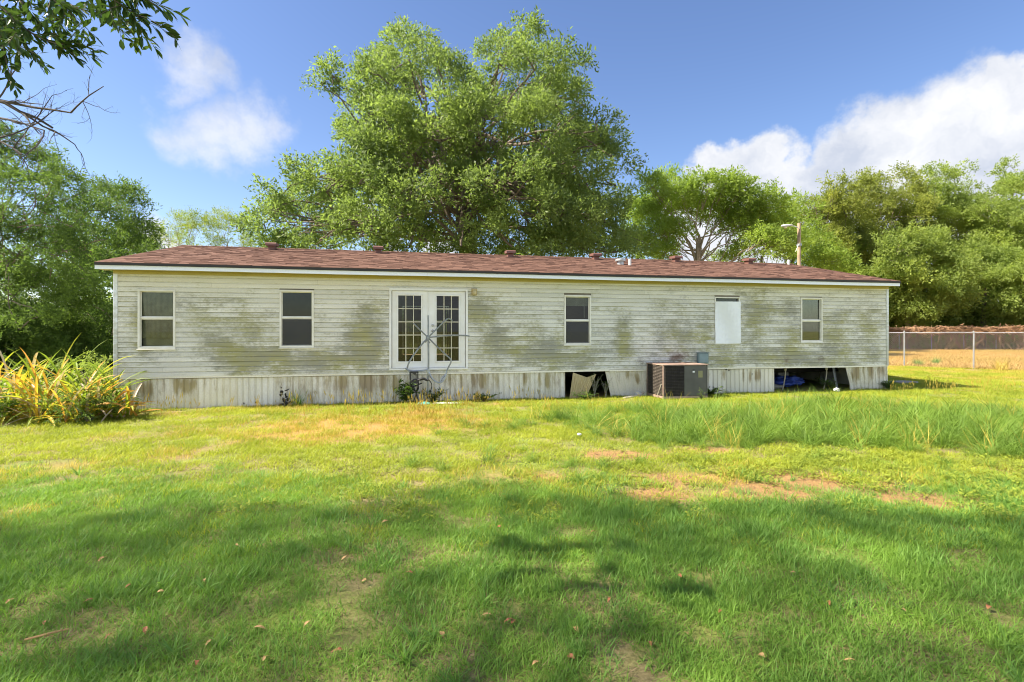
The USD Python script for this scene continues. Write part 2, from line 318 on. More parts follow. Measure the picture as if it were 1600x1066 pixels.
def mould_map(s, z):
    p = np.stack([s*.55, z*.9, 0*s], -1)
    m = .62*(meshkit.fbm(p*1.3, 5, 5)-.5) + .085 - .12*np.clip((z-2.4)/.5, 0, 1)
    for g in [(3.0, 1.15, 1.1, .33, .36), (.72, 2.05, .3, .55, .42), (.7, 1.5, .25, .2, .3), (1.9, 1.75, .55, .55, .24), (2.3, 1.35, .5, .3, .25), (5.2, 1.6, .5, .7, .22), (5.75, 1.55, .42, .72, .42), (4.7, 1.15, .9, .3, .3), (8.9, 1.5, .5, .6, .30),
              (9.9, 1.3, .6, .5, .24), (10.45, 1.25, .35, .4, .3), (8.6, 2.3, .5, .5, .14), (12.5, 1.75, .22, .6, .38), (12.1, 1.2, 1., .3, .16), (13.6, 1.9, .3, .8, .16), (14.4, 1.6, .5, .6, .16), (15.05, 2.0, .25, .6, .2), (16.6, 1.9, .3, .7, .17), (17.9, 1.5, .35, .6, .34), (17.3, 1.1, .8, .2, .22),
              (16.2, 1.0, .7, .2, .25), (19.4, 1.7, .4, .6, .2), (20.9, 1.05, .35, .22, .44), (20.6, 1.9, .35, .7, .22), (9.5, 3.0, 4., .12, -.05), (16, 2.98, 4., .1, .08), (1.0, 3.0, 1.5, .25, -.15), (10.7, 2.2, .12, .6, .16), (4.5, 2.1, .12, .6, .14)]:
        m = m + .85*gau(s, z, *g)
    m = m + .10*np.clip((s-7)/7, 0, 1) + .10*(meshkit.noise(np.stack([s*3.1, z*1.2, 0*s], -1), 13)-.5)          # the right half is greyer all over
    return m
def rust_map(s, z):
    m = 0*s
    for g in [(13.05, 1.0, .18, .16, .42), (14.25, 1.12, .4, .14, .46), (13.7, 1.2, .3, .08, .3), (17.75, .95, .13, .18, .42), (18.95, .95, .13, .16, .42), (11.65, .93, .12, .07, .36), (14.0, 1.0, .3, .1, .35), (18.3, 1.3, .03, .14, .34)]:
        m = m + gau(s, z, *g)
    m = m - gau(s, z, 13.55, 1.06, .22, .13, 1.2)
    return m
# --- siding: 21 courses of overlapping boards, cut at the openings and jointed every 3.7 m or so
NC = 21; CH = (ZT-ZB)/NC
def board(s0, s1, z0, z1, tone, warp):
    ns = max(2, int((s1-s0)/.16)+1); S = np.linspace(s0, s1, ns)
    prof = [(.002, 0.0, .1), (-.027, 0.0, -.10), (-.0285, .03, -.06), (-.026, .35, .05), (-.023, .68, .02), (-.012, .83, -.14), (.002, .88, .16), (.002, 1.0, .34)]  # last value offsets mould; in the recess it also paints the shadow line
    V, M, R = [], [], []
    for j, (y, t, mm) in enumerate(prof):
        z = np.full(ns, z0 + (z1-z0)*t) + (.0022*np.sin(S*2.1+warp) if t < .5 else 0)
        V.append(np.stack([S, np.full(ns, y)-.0015*warp/6+ (0.0018*np.sin(S*3.3+warp*2) if j in (1, 2) else 0), z], 1))
        M.append(mould_map(S, np.full(ns, z0)+CH*t)+mm+.26*(meshkit.noise(np.stack([S*2.3, np.full(ns, z0*31.7), 0*S], -1), 17)-.5)+.2*(meshkit.noise(np.stack([S*7., np.full(ns, z0*53.1), 0*S], -1), 18)-.5)); R.append(rust_map(S, np.full(ns, z0)+CH*t))
    V = np.vstack(V); F = []
    for j in range(len(prof)-1):
        a = np.arange(ns-1) + j*ns
        F += [np.stack([a, a+1, a+ns+1], 1), np.stack([a, a+ns+1, a+ns], 1)]
    return (V, np.vstack(F)), {'mould_shade': np.concatenate(M), 'rust': np.concatenate(R), 'tone': np.full(len(V), tone)}
for c in range(NC):
    z0 = ZB + c*CH; z1 = z0 + CH*1.02
    cuts = [(.09, HL-.085)]
    for (a, b, o0, o1) in OPEN:
        if min(z1, o1)-max(z0, o0) > .5*CH:
            cuts = [q for (p0, p1) in cuts for q in ((p0, min(p1, a)), (max(p0, b), p1)) if q[1]-q[0] > .03]
    off = rng.uniform(0, 3.7)
    for (p0, p1) in cuts:
        js = [p0] + [j for j in np.arange(off-3.7, HL, 3.7) if p0+.4 < j < p1-.4] + [p1]
        for a, b in zip(js[:-1], js[1:]):
            me, pv = board(a, b-.002, z0, z1, rng.uniform(.1, 1), rng.uniform(0, 6.28))
            obj('siding_board', me, 'siding', house, pv=pv)
# --- walls behind the siding, with their openings
def wall_sheet(s0, s1, z0, z1, holes, y0, y1):
    g = sbox(s0, z0, s1, z1)
    for h in holes: g = g.difference(sbox(h[0], h[2], h[1], h[3]))
    out = []
    for q in getattr(g, 'geoms', [g]):
        m = trimesh.creation.extrude_polygon(q, y1-y0, engine='earcut'); v, f = vf(m)
        out.append((np.stack([v[:, 0], y1 - v[:, 2], v[:, 1]], 1), f))
    return merge(out)
ins = [(a+.03, b-.03, c+.03, d-.03) for a, b, c, d in OPEN]
BACKDOOR = (6.45, 8.35, .84, 2.85)
obj('front_wall', wall_sheet(.012, HL-.012, .70, 3.2, ins, .004, .09), 'sheathing', house)
obj('back_wall', wall_sheet(.012, HL-.012, .70, 3.2, [BACKDOOR, (2.0, 2.8, 1.4, 2.8), (11., 11.8, 1.4, 2.8)], HW-.09, HW), 'sheathing', house)
for s in (0.0, HL-.1):   # gable ends under the roof slope
    pg = Polygon([(0.004, .70), (HW, .70), (HW, 3.2), (HW/2, 4.2), (0.004, 3.2)])
    v, f = vf(trimesh.creation.extrude_polygon(pg, .1, engine='earcut'))
    v = np.stack([s+v[:, 2], v[:, 0], v[:, 1]], 1)
    obj('gable_wall', (v, f), 'siding', house, pv={'mould_shade': mould_map(v[:, 1], v[:, 2]), 'rust': np.zeros(len(v)), 'tone': np.full(len(v), .6)})
mat('dark_glass', {'t': ('transparent_bsdf', {'color': (.34, .35, .30)}), 'g': ('glossy_bsdf', {'color': (.8, .8, .8), 'roughness': .03}), 'm': ('mix_closure', {'fac': .05})}, [('t.BSDF', 'm.closure1'), ('g.BSDF', 'm.closure2')], 'm.closure')
bd = obj('back_door', MB().cbox(6.46, 6.56, HW-.07, HW-.02, .85, 2.84).cbox(8.24, 8.34, HW-.07, HW-.02, .85, 2.84).cbox(6.57, 8.23, HW-.07, HW-.02, 2.25, 2.84).cbox(7.36, 7.44, HW-.07, HW-.02, .85, 2.24), 'interior', house)
obj('pane', bx(6.57, 7.35, HW-.05, HW-.045, .86, 2.24), 'dark_glass', bd); obj('pane', bx(7.45, 8.23, HW-.05, HW-.045, .86, 2.24), 'dark_glass', bd)
obj('floor', bx(.1, HL-.1, .09, HW-.09, .70, .80), 'interior', house)
obj('ceiling', bx(.1, HL-.1, .09, HW-.09, 3.12, 3.19), 'interior_light', house)
for s in (5.6, 9.4, 14.7, 17.2): obj('partition', bx(s, s+.1, .095, HW-.095, .80, 3.12), 'interior', house)
obj('partition', bx(9.5, 14.7, 3.6, 3.7, .80, 3.12), 'interior', house)
obj('partition', bx(.1, 5.6, 3.6, 3.7, .80, 3.12), 'interior', house)
obj('partition', bx(5.7, 6.45, 5.6, 5.7, .80, 3.12), 'interior', house)
obj('partition', bx(17.3, HL-.1, 3.6, 3.7, .80, 3.12), 'interior', house)
obj('kitchen_counter', MB().cbox(8.2, 9.35, 3.6, 4.2, .80, 1.72).cbox(8.15, 9.38, 3.55, 4.25, 1.722, 1.76).get(), 'interior', house)
# corner posts
for s0, s1 in ((-.004, .088), (HL-.083, HL+.006)):
    me = cbx(s0, s1, -.036, .003, ZB-.01, ZT); v = me[0]
    obj('corner_post', me, 'white_trim', house, pv={'mould_shade': .1+.15*(3-v[:, 2]), 'rust': 0*v[:, 2], 'tone': 0*v[:, 2]+.7})
# --- windows
def pane_quad(a, b, z0, z1, y): return bx(a, b, y, y+.004, z0, z1)
def window(i, a, b, z0, z1, mid):
    fr = MB()
    t = .048
    for (p, q, r, s) in ((a, b, z1-t, z1), (a, b, z0, z0+t), (a, a+t, z0+t, z1-t), (b-t, b, z0+t, z1-t)): fr.cbox(p, q, -.042, .05, r, s, b=.004)
    w = obj('window', fr, 'vinyl_white', house)
    ai, bi = a+t, b-t
    obj('meeting_rail', cbx(ai, bi, -.018, .03, mid-.022, mid+.022), 'vinyl_white', w)
    for (r, s, y) in ((mid+.022, z1-t, .02), (z0+t, mid-.022, .006)):
        sa = MB(); q = .018
        for (x0, x1, y0, y1) in ((ai, bi, s-q, s), (ai, bi, r, r+q), (ai, ai+q, r+q, s-q), (bi-q, bi, r+q, s-q)): sa.box(x0, x1, y-.006, y+.016, y0, y1)
        obj('sash', sa, 'vinyl_white', w)
        obj('pane', pane_quad(ai+q, bi-q, r+q, s-q, y+.004), 'glass', w)
    obj('sill', cbx(a-.015, b+.015, -.058, -.005, z0-.024, z0-.002), 'vinyl_white', w)
    return w, ai, bi
for i, (a, b, z0, z1) in enumerate(WIN):
    if i == 3: continue
    mid = [2.13, 2.15, 2.11, 0, 2.14][i]
    w, ai, bi = window(i, a, b, z0, z1, mid)
    if i in (0, 4):      # net curtain with folds
        S = np.linspace(ai, bi, 60); Z = np.linspace(z0+.25 if i == 0 else z0+.05, z1-.05, 5)
        yy = .060+.010*np.sin(S*55+2*np.sin(S*9)) ; V = np.array([[s, y+.004*k, z] for k, z in enumerate(Z) for s, y in zip(S, yy)]); F = []
        for k in range(4):
            q = np.arange(59)+60*k; F += [np.stack([q, q+1, q+61], 1), np.stack([q, q+61, q+60], 1)]
        obj('curtain', (V, np.vstack(F)), 'curtain', w)
    if i == 0: obj('blind', bx(ai, bi, .11, .115, z0+.03, z0+.33), 'blind', w)
    if i == 2:           # blind pulled most of the way up
        bl = MB()
        for k in range(9): bl.box(ai+.01, bi-.01, .055, .08, z1-.07-.026*k-.018, z1-.07-.026*k)
        obj('blind', bl, 'blind', w); obj('blind_cord', bx(bi-.13, bi-.118, .05, .056, z1-.62, z1-.28), 'blind', w)
    if i == 1: obj('blind', bx(ai, bi, .20, .21, z0, mid-.1), 'dark_under', w)  # plain near-black sheet behind the lower sash
    if i in (1, 2): obj('insect_screen', bx(ai+.01, bi-.01, -.012, -.010, z0+.05, mid-.024), 'insect_screen', w)
# the boarded window
a, b, z0, z1 = WIN[3]
fr = MB(); t = .035
for (p, q, r, s) in ((a, b, z1-t, z1), (a, b, z0, z0+t), (a, a+t, z0+t, z1-t), (b-t, b, z0+t, z1-t)): fr.cbox(p, q, -.040, .04, r, s)
w = obj('window', fr, 'vinyl_white', house, label='window boarded over with a white panel')
S = np.linspace(a+.0, b+.01, 9); Zs = np.linspace(z0+.02, z1-.135, 9)
V = np.array([[s+.006*math.sin(z*5), -.052-.008*math.sin((s-a)*5+z*2), z] for z in Zs for s in S]); V = np.vstack([V, V+[0, -.006, 0]]); F = []
for r in range(8):
    for c in range(8):
        q = r*9+c; F += [(q+81, q+82, q+91), (q+81, q+91, q+90), (q, q+10, q+1), (q, q+9, q+10)]
for k in range(8):
    for (p, q) in ((k, k+1), (73+k, 72+k), ((k+1)*9, k*9), (k*9+8, (k+1)*9+8)): F += [(p, p+81, q+81), (p, q+81, q)]
obj('cover_panel', (V, np.array(F)), 'board_white', w); obj('pane', pane_quad(a+t, b-t, z0+t, z1-t, .02), 'glass', w)
# --- french doors
a, b, z0, z1 = DOOR
fr = MB(); t = .062
for (p, q, r, s) in ((a, b, z1-t, z1), (a, a+t, z0+.05, z1-t), (b-t, b, z0+.05, z1-t)): fr.cbox(p, q, -.046, .07, r, s, b=.005)
fr.cbox(a, b, -.055, .07, z0, z0+.048)
dfm = obj('door_frame', fr, 'door_white', house)
for (l0, l1, g0, g1) in ((a+t+.012, 7.130, 6.376, 6.955), (7.150, b-t-.012, 7.347, 7.925)):
    lf = MB(); gz0, gz1 = 1.045, 2.735; y0, y1 = -.006, .04
    for (p, q, r, s) in ((l0, g0, z0+.055, z1-t-.006), (g1, l1, z0+.055, z1-t-.006), (g0, g1, z0+.055, gz0), (g0, g1, gz1, z1-t-.006)): lf.box(p, q, y0, y1, r, s)
    m_ = .036                                # raised moulding round the glass
    for (p, q, r, s) in ((g0-m_, g1+m_, gz1-.004, gz1+m_), (g0-m_, g1+m_, gz0-m_, gz0+.004), (g0-m_, g0+.004, gz0+.004, gz1-.004), (g1-.004, g1+m_, gz0+.004, gz1-.004)): lf.cbox(p, q, -.019, -.003, r, s, b=.006)
    leaf = obj('door_leaf', lf, 'door_white', house)
    cw, chh = (g1-g0)/3, (gz1-gz0)/5
    for i in range(3):
        for j in range(5): obj('pane', bx(g0+i*cw+.002, g0+(i+1)*cw-.002, .014, .018, gz0+j*chh+.002, gz0+(j+1)*chh-.002), 'glass', leaf)
    for i in (1, 2): obj('muntin', cbx(g0+i*cw-.012, g0+i*cw+.012, -.004, .012, gz0, gz1, b=.004), 'muntin_tan', leaf)
    for j in (1, 2, 3, 4): obj('muntin', cbx(g0, g1, -.0065, .0125, gz0+j*chh-.012, gz0+j*chh+.012, b=.004), 'muntin_tan', leaf)
    if l0 > 7.14:
        for z in (1.83, 1.97): obj('door_knob' if z < 1.9 else 'deadbolt', merge([(lambda v, f: (np.stack([v[:, 0]+7.25, -.006-v[:, 2], v[:, 1]+z], 1), f))(*lathe([(0, .05), (.024, .048), (.03, .035), (.014, .012), (.03, .008), (.034, 0)], 14))]), 'chrome', leaf)
    else: obj('astragal', cbx(7.118, 7.148, -.016, -.007, z0+.06, z1-t-.01, b=.003), 'door_white', leaf)
# --- porch lamp
lp = obj('porch_lamp', MB().cbox(8.25, 8.40, -.046, -.012, 2.76, 2.94).cbox(8.262, 8.388, -.10, -.047, 2.885, 2.925), 'lamp_tan', house)
obj('lamp_shade', (lambda v, f: (v*[1, 1, 1]+[8.325, -.075, 2.77], f))(*lathe([(0, 0), (.045, .005), (.055, .05), (.05, .113), (0, .114)], 12)), 'lamp_glass', lp)
# --- soffit, fascia, drip edge
EO, RS = -.36, .2417                      # eave overhang and roof slope
EZ = 3.36                                 # roof top at the eave
ridge_y = HW/2; RZ = EZ + (ridge_y-EO)*RS
def strip(s0, s1, prof, n, warp=.004, seed=0):
    """a long thin member of the given y,z outline, very slightly bowed"""
    S = np.linspace(s0, s1, n); k = len(prof); V, F = [], []
    for s in S:
        d = warp*math.sin(s*.9+seed)
        V += [(s, y, z+d) for y, z in prof]
    for i in range(n-1):
        for j in range(k):
            p, q = i*k+j, i*k+(j+1) % k; F += [(p, q, q+k), (p, q+k, p+k)]
    for j in range(1, k-1): F += [(0, j+1, j), ((n-1)*k, (n-1)*k+j, (n-1)*k+j+1)]
    return np.array(V), np.array(F)
def stained_obj(name, me, m, mould_shade=0., parent=house, tone=.7, rough=.2, **kw):
    v = me[0]; p = np.stack([v[:, 0]*.8, v[:, 1], v[:, 2]*2], -1)
    return obj(name, me, m, parent, pv={'mould_shade': mould_shade+rough*(meshkit.fbm(p, 3, 3)-.5), 'rust': 0*v[:, 0]-1, 'tone': 0*v[:, 0]+tone}, **kw)
GE0, GE1 = -.20, HL+.06
js = [GE0, 3.5, 7.1, 10.8, 14.4, 18.1, GE1]
for p, q in zip(js[:-1], js[1:]):
    stained_obj('fascia', strip(p, q-.002, [(EO+.02, 3.205), (EO, 3.205), (EO, 3.296), (EO+.02, 3.296)][::-1], 14), 'white_trim', -.08+.08*(p > 7), tone=rng.uniform(.7, 1))
    stained_obj('drip_edge', strip(p, q, [(EO+.02, 3.299), (EO-.022, 3.297), (EO-.024, 3.350), (EO+.02, 3.352)][::-1], 14), 'drip_black', parent=house)
    stained_obj('soffit_panel', strip(p, q-.003, [(EO+.022, 3.215), (-.024, 3.215), (-.024, 3.228), (EO+.022, 3.228)], 14, .002), 'soffit', .12)
stained_obj('frieze_board', strip(.0, HL, [(-.022, 3.14), (-.042, 3.14), (-.042, 3.213), (-.022, 3.213)][::-1], 90, .001), 'soffit', .05+.0)
for s0, s1 in ((GE0, GE0+.02), (GE1-.02, GE1)):          # rake boards on both ends
    for y0, y1 in ((EO+.021, ridge_y), (HW-EO, ridge_y+.001)):
        z0, z1 = EZ+abs(0)*RS, RZ
        za = EZ - .045; zb = RZ - .045
        v = np.array([(s, y, z) for s in (s0, s1) for (y, z) in ((y0, za-.11), (y0, za), (y1, zb), (y1, zb-.11))])
        f = [(0, 1, 2), (0, 2, 3), (4, 6, 5), (4, 7, 6)] + [t for j in range(4) for t in ((j, j+4, (j+1) % 4), ((j+1) % 4, j+4, (j+1) % 4+4))]
        stained_obj('rake_board', (v, np.array(f)), 'white_trim', .02)
# --- roof deck and shingles
def slope_pt(s, y, h=0.): return (s, y, EZ + (min(y, 2*ridge_y-y)-EO)*RS + h)
dk = []
for (y0, y1) in ((EO-.002, ridge_y), (ridge_y, HW-EO+.002)):
    a_ = [slope_pt(s, y, h) for s in (GE0, GE1) for y in (y0, y1) for h in (-.04, -.004)]
    dk.append(bx(0, 1, 0, 1, 0, 1)); dk[-1] = (np.array(a_), dk[-1][1])
roof = obj('roof', merge(dk), 'sheathing', house)
def slab(s0, s1, y0, y1, h0, h1):
    P = [(s0, y0, h0), (s1, y0, h0), (s1, y1, h1), (s0, y1, h1)]
    top = [slope_pt(s, y, h) for s, y, h in P]; bot = [slope_pt(s, y, -.004) for s, y, h in P]
    return np.array(top+bot), np.array([(0, 1, 2), (0, 2, 3), (0, 4, 5), (0, 5, 1), (1, 5, 6), (1, 6, 2), (3, 2, 6), (3, 6, 7), (0, 3, 7), (0, 7, 4)])
tabs = []
ny = 31; dy = (ridge_y-.02-EO)/ny
for r in range(ny):
    y0 = EO-.014 + r*dy; s = GE0-.01
    while s < GE1:
        w = rng.uniform(.14, .36); e = min(s+w, GE1+.01); hh = rng.choice([.007, .012, .017])
        tabs.append(slab(s, e-.003, y0+rng.uniform(-.004, .004), min(y0+dy*1.12, ridge_y-.002), hh, .004)); s = e
obj('shingle', merge(tabs), 'shingle', roof, kind='stuff')
obj('back_slope', merge([(np.array([slope_pt(s, y, h) for s in (GE0, GE1) for y in (ridge_y+.01, HW-EO) for h in (0, .012)]), bx(0, 1, 0, 1, 0, 1)[1])]), 'shingle', roof)
s = GE0
while s < GE1-.05:
    e = min(s+.30, GE1); V = np.array([(x, ridge_y+dyy, RZ-abs(dyy)*RS+.014+h) for x in (s, e-.004) for dyy, h in ((-.15, .004), (0, .012), (.15, .004))])
    obj('ridge_cap', (V, np.array([(0, 3, 4), (0, 4, 1), (1, 4, 5), (1, 5, 2), (0, 1, 3)])), 'shingle', roof); s = e
for sv, yv in ((2.50, 3.72), (5.70, 3.72), (10.05, 3.72), (13.13, 3.72), (16.24, 3.72), (19.25, 3.72)):
    zb = EZ + (yv-EO)*RS
    v_ = obj('roof_vent', MB().cbox(sv-.10, sv+.10, yv-.10, yv+.14, zb-.02, zb+.13, b=.01), 'vent_brown', roof)
    V = np.array([(sv+dx, yv+y_, zb+h) for dx in (-.155, .155) for y_, h in ((-.20, .105), (-.20, .17), (-.16, .205), (.2, .215), (.2, .135))])
    F = [(0, 1, 2), (0, 2, 3), (0, 3, 4), (5, 7, 6), (5, 8, 7), (5, 9, 8)] + [t for j in range(5) for t in ((j, j+5, (j+1) % 5), ((j+1) % 5, j+5, (j+1) % 5+5))]
    obj('vent_hood', (V, np.array(F)), 'vent_brown', v_)
zb = EZ + (2.25-EO)*RS
rv = obj('round_vent', lathe([(.11, -.05), (.11, .10), (.10, .105)], 18, (13.42, 2.25, zb)), 'galvanised', roof)
obj('vent_cap', lathe([(.0, .19), (.12, .185), (.165, .165), (.17, .125), (.165, .10), (.10, .10)], 18, (13.42, 2.25, zb)), 'galvanised', rv)
obj('vent_pipe', lathe([(.045, -.06), (.045, .20), (.038, .20), (.038, .1), (0, .1)], 12, (13.66, 2.05, EZ+(2.05-EO)*RS)), 'pvc', roof)
obj('vent_pipe', lathe([(.05, -.06), (.05, .16), (.04, .18), (0, .18)], 12, (21.2, 4.0, EZ+(4.0-EO)*RS)), 'pvc', roof)

# --- skirting panels
def skirt(s0, s1, zt, zb, y=.012, lean=0., shear=0., twist=0., mo=.0, seed=0):
    """a ribbed sheet; lean tips its foot outwards, shear slides the foot along the wall"""
    prof = []; s = s0; P = .142
    while s < s1-.01:
        for ds, dyy in ((0, 0), (.031, 0), (.063, 0), (.094, 0), (.102, .016), (.117, .016), (.132, .016)): 
            if s+ds < s1: prof.append((s+ds, dyy))
        s += P
    prof.append((s1, 0)); S = np.array([p[0] for p in prof]); Y = np.array([p[1] for p in prof]); n = len(S)
    T = np.linspace(0, 1, 6); V, M = [], []
    r = np.random.default_rng(seed); ph = r.uniform(0, 9)
    blob = meshkit.noise(np.stack([S*9.5, 0*S+5.5, 0*S], -1), 7)
    blob2 = meshkit.noise(np.stack([S*1.1, 0*S+3.3, 0*S], -1), 9)
    for t in T:
        z = zt + (zb-zt)*t
        V.append(np.stack([S + shear*t, y + Y - lean*t - twist*t*(S-s0)/(s1-s0) + .004*np.sin(S*4+ph)*t, np.full(n, z)], 1))
        tc = .12+.36*meshkit.noise(np.stack([S*2.6, 0*S+8.8, 0*S], -1), 15); g = np.exp(-((t-tc)/(.12+.2*blob2))**2)
        M.append(mo + .62*g*np.clip((blob-.34)*1.8, 0, 1)*np.clip((blob2-.15)*2.2, .25, 1) - .05+.06*(blob-.5) + .12*(t > .8))
    V = np.vstack(V); F = []
    for k in range(5):
        a = np.arange(n-1)+k*n; F += [np.stack([a, a+n, a+n+1], 1), np.stack([a, a+n+1, a+1], 1)]
    F = np.vstack(F); V2 = V + [0, .0025, 0]
    return (np.vstack([V, V2]), np.vstack([F, F[:, ::-1]+len(V)])), {'mould_shade': np.tile(np.concatenate(M), 2), 'rust': np.full(2*len(V), -1.), 'tone': np.full(2*len(V), r.uniform(.2, 1))}
def sk(*a, label=None, **k):
    me, pv = skirt(*a, **k); return obj('skirting_panel', me, 'skirting', house, pv=pv, label=label)
s = .05; k = 0
while s < 10.78:
    e = min(s+.426, 10.82); sag = .028*math.exp(-((s-1.9)/.5)**2)
    sk(s, e+.006, ZB-.02-sag, -.06+rng.uniform(-.015, .01), lean=rng.uniform(0, .02), mo=.05+.14*(s > 3.25)*(s < 8.6)+(.12 if s > 9.6 else 0), seed=100+k); s = e; k += 1
def fan_panel(tl, tm, tr, bl, br, y0, y1, seed):
    """a torn ribbed sheet spread between an uneven top edge and its foot"""
    nu, nv = 44, 6; V, M = [], []
    for j in range(nv):
        t = j/(nv-1)
        for i in range(nu):
            u = i/(nu-1); top = np.array(tl)*(1-2*u)+np.array(tm)*2*u if u < .5 else np.array(tm)*(2-2*u)+np.array(tr)*(2*u-1)
            bot = np.array(bl)*(1-u)+np.array(br)*u; p = top*(1-t)+bot*t; rib = .016*((i % 5) in (3, 4))
            V.append((p[0], y0+(y1-y0)*t+rib-.10*math.sin(math.pi*u)*(1-t), p[1])); M.append(.10+.10*math.sin(i*1.7)+.15*t)
    F = []
    for j in range(nv-1):
        for i in range(nu-1): q = j*nu+i; F += [(q, q+nu, q+nu+1), (q, q+nu+1, q+1)]
    V = np.array(V); F = np.array(F); n_ = len(V)
    return (np.vstack([V, V+[0, .003, 0]]), np.vstack([F, F[:, ::-1]+n_])), {'mould_shade': np.tile(M, 2), 'rust': np.full(2*n_, -1.), 'tone': np.full(2*n_, .3)}
me, pv = fan_panel((11.04, .69), (11.40, .56), (11.72, .64), (10.86, .0), (11.34, .02), -.03, -.26, 3)
obj('skirting_panel', me, 'skirting_ochre', house, pv=pv, label='crumpled yellowish skirting panel falling into the gap')
s = 11.98
while s < 13.05:
    e = min(s+.426, 13.2); sk(s, e-.003, ZB-.02, -.03, shear=.16*max(0, 1-(s-11.98)/.6), lean=.06, mo=-.1, seed=200+k); s = e; k += 1
while s < 17.32:
    e = min(s+.426, 17.34); sk(s, e+.006, ZB-.015, -.05, lean=rng.uniform(0, .02), mo=-.02, seed=200+k); s = e; k += 1
s = 19.98
sk(19.86, 20.0, ZB-.02, -.02, lean=.10, shear=.12, mo=.1, seed=77)
while s < HL-.02:
    e = min(s+.426, HL-.01); sk(s, e+.006, ZB-.015, -.05+.02*(s > 20.8), lean=rng.uniform(.01, .035), shear=.03, mo=.16, seed=300+k); s = e; k += 1
for s0, s1, dz in ((.05, 3.3, 0), (3.3, 8.6, .004), (8.6, 12.1, -.004), (12.1, HL, 0)):
    stained_obj('skirting_rail', strip(s0, s1-.004, [(.006, ZB-.045), (-.020, ZB-.045), (-.020, ZB-.002), (.006, ZB-.002)][::-1], 40, .007, s0), 'skirting', -.1, tone=.9)
for s in (.02, HL-.06):
    stained_obj('end_skirting', bx(s, s+.03, .04, HW, -.05, .70), 'skirting', 0.)
stained_obj('end_skirting', bx(.1, 16.5, HW-.03, HW, -.05, .70), 'skirting', 0.)
stained_obj('end_skirting', bx(19.6, HL-.1, HW-.03, HW, -.05, .70), 'skirting', 0.)
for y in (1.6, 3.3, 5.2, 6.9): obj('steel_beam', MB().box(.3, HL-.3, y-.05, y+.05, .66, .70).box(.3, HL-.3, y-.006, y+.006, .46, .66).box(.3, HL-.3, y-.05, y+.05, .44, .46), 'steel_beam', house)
for s in (.9, 4, 7, 10, 13, 16.2, 18.9, 20.7):
    for y in (1.6, 5.2):
        pr = MB()
        for j, z in enumerate((-.05, .115, .28)): pr.cbox(s-.2, s+.2, y-.1, y+.1, z, z+.155, b=.006)
        obj('pier', pr, 'concrete', house)
# --- electrical box and its pipe
eb = obj('disconnect_box', MB().cbox(14.775, 15.10, -.115, -.016, .89, 1.19, b=.008).cbox(14.765, 15.11, -.125, -.016, 1.191, 1.205), 'box_blue', house)
obj('box_door', cbx(14.80, 15.075, -.124, -.116, .915, 1.165), 'box_blue', eb)
obj('conduit', tube(curve([(14.9, -.06, .90), (14.9, -.06, .70), (14.75, -.14, .5), (14.5, -.2, .42)], 6), .014, 6), 'grey_metal', house)
for (x, z) in ((15.74, .70), (15.83, .67), (15.2, .20), (15.32, .19), (3.02, .1), (2.75, .08), (16.6, .55)):   # rust holes in the skirting
    me = lathe([(0, 0), (.022, 0), (.02, .004)], 7); obj('rust_hole', (np.stack([me[0][:, 0]*rng.uniform(.6, 1.2)+x, .002-me[0][:, 2], me[0][:, 1]*rng.uniform(.7, 1.3)+z], 1), me[1]), 'dark_under', house)
# ================================================================ ground
def gp(px, py, h=0.): 
    Y = 800*(EYE-h)/(py-517.0); return np.array([(px-800)/800*Y, Y, h])
def gz(x, y):
    x = np.asarray(x, float); y = np.asarray(y, float)
    p = np.stack([x*.35, y*.35, 0*x], -1)
    h = .10*(meshkit.fbm(p, 3, 21)-.5)
    s, t = hlocal(x, y); near = np.exp(-(np.clip(-t, 0, None)/1.2)**2)*((s > -1) & (s < HL+1)) 
    h = h*(1-.8*near)
    r = np.hypot(x, y)
    far = np.clip((r-60)/200, 0, 1); h = h + far*1.5*(meshkit.fbm(p*.05, 2, 5)-.5)*1.0
    return h - .0
def sm(a, b, x): t = np.clip((x-a)/(b-a), 0, 1); return t*t*(3-2*t)
def zone_tall(x, y):
    n = meshkit.fbm(np.stack([np.asarray(x)*.5, np.asarray(y)*.5, 0*np.asarray(x)], -1), 3, 31)-.5
    d1 = ((x-6.9)/5.4)**2+((y-10.2)/2.35)**2; d2 = ((x-2.6)/2.2)**2+((y-10.6)/1.9)**2
    return np.maximum(sm(1.5, .6, d1+n*1.9), .55*sm(1.3, .5, d2+n*2.2))
BARE = [gp(1062, 752), gp(1190, 768), gp(1010, 775), gp(1300, 755), gp(870, 745), gp(960, 712), gp(1110, 705), gp(1380, 760), gp(1450, 785), gp(1240, 745), gp(905, 618), gp(1165, 597)]
BARES = [.5, .7, .45, .5, .4, .5, .4, .45, .65, .45, .6, .7]
def zone_bare(x, y):
    n = meshkit.fbm(np.stack([np.asarray(x)*1.7, np.asarray(y)*1.7, 0*np.asarray(x)], -1), 3, 41)
    b = 0*np.asarray(x, float)
    for c, r in zip(BARE, BARES): b = np.maximum(b, np.exp(-(((x-c[0])/(1.25*r))**2+((y-c[1])/(.6*r))**2)))
    fore = sm(.56, .72, n+.16*sm(4.2, 2.6, y)-.05*sm(-1, 2, x))*sm(6.0, 4.0, y)*.7
    return np.clip(np.maximum(sm(.3, .75, b+(n-.5)*.9), fore), 0, 1)
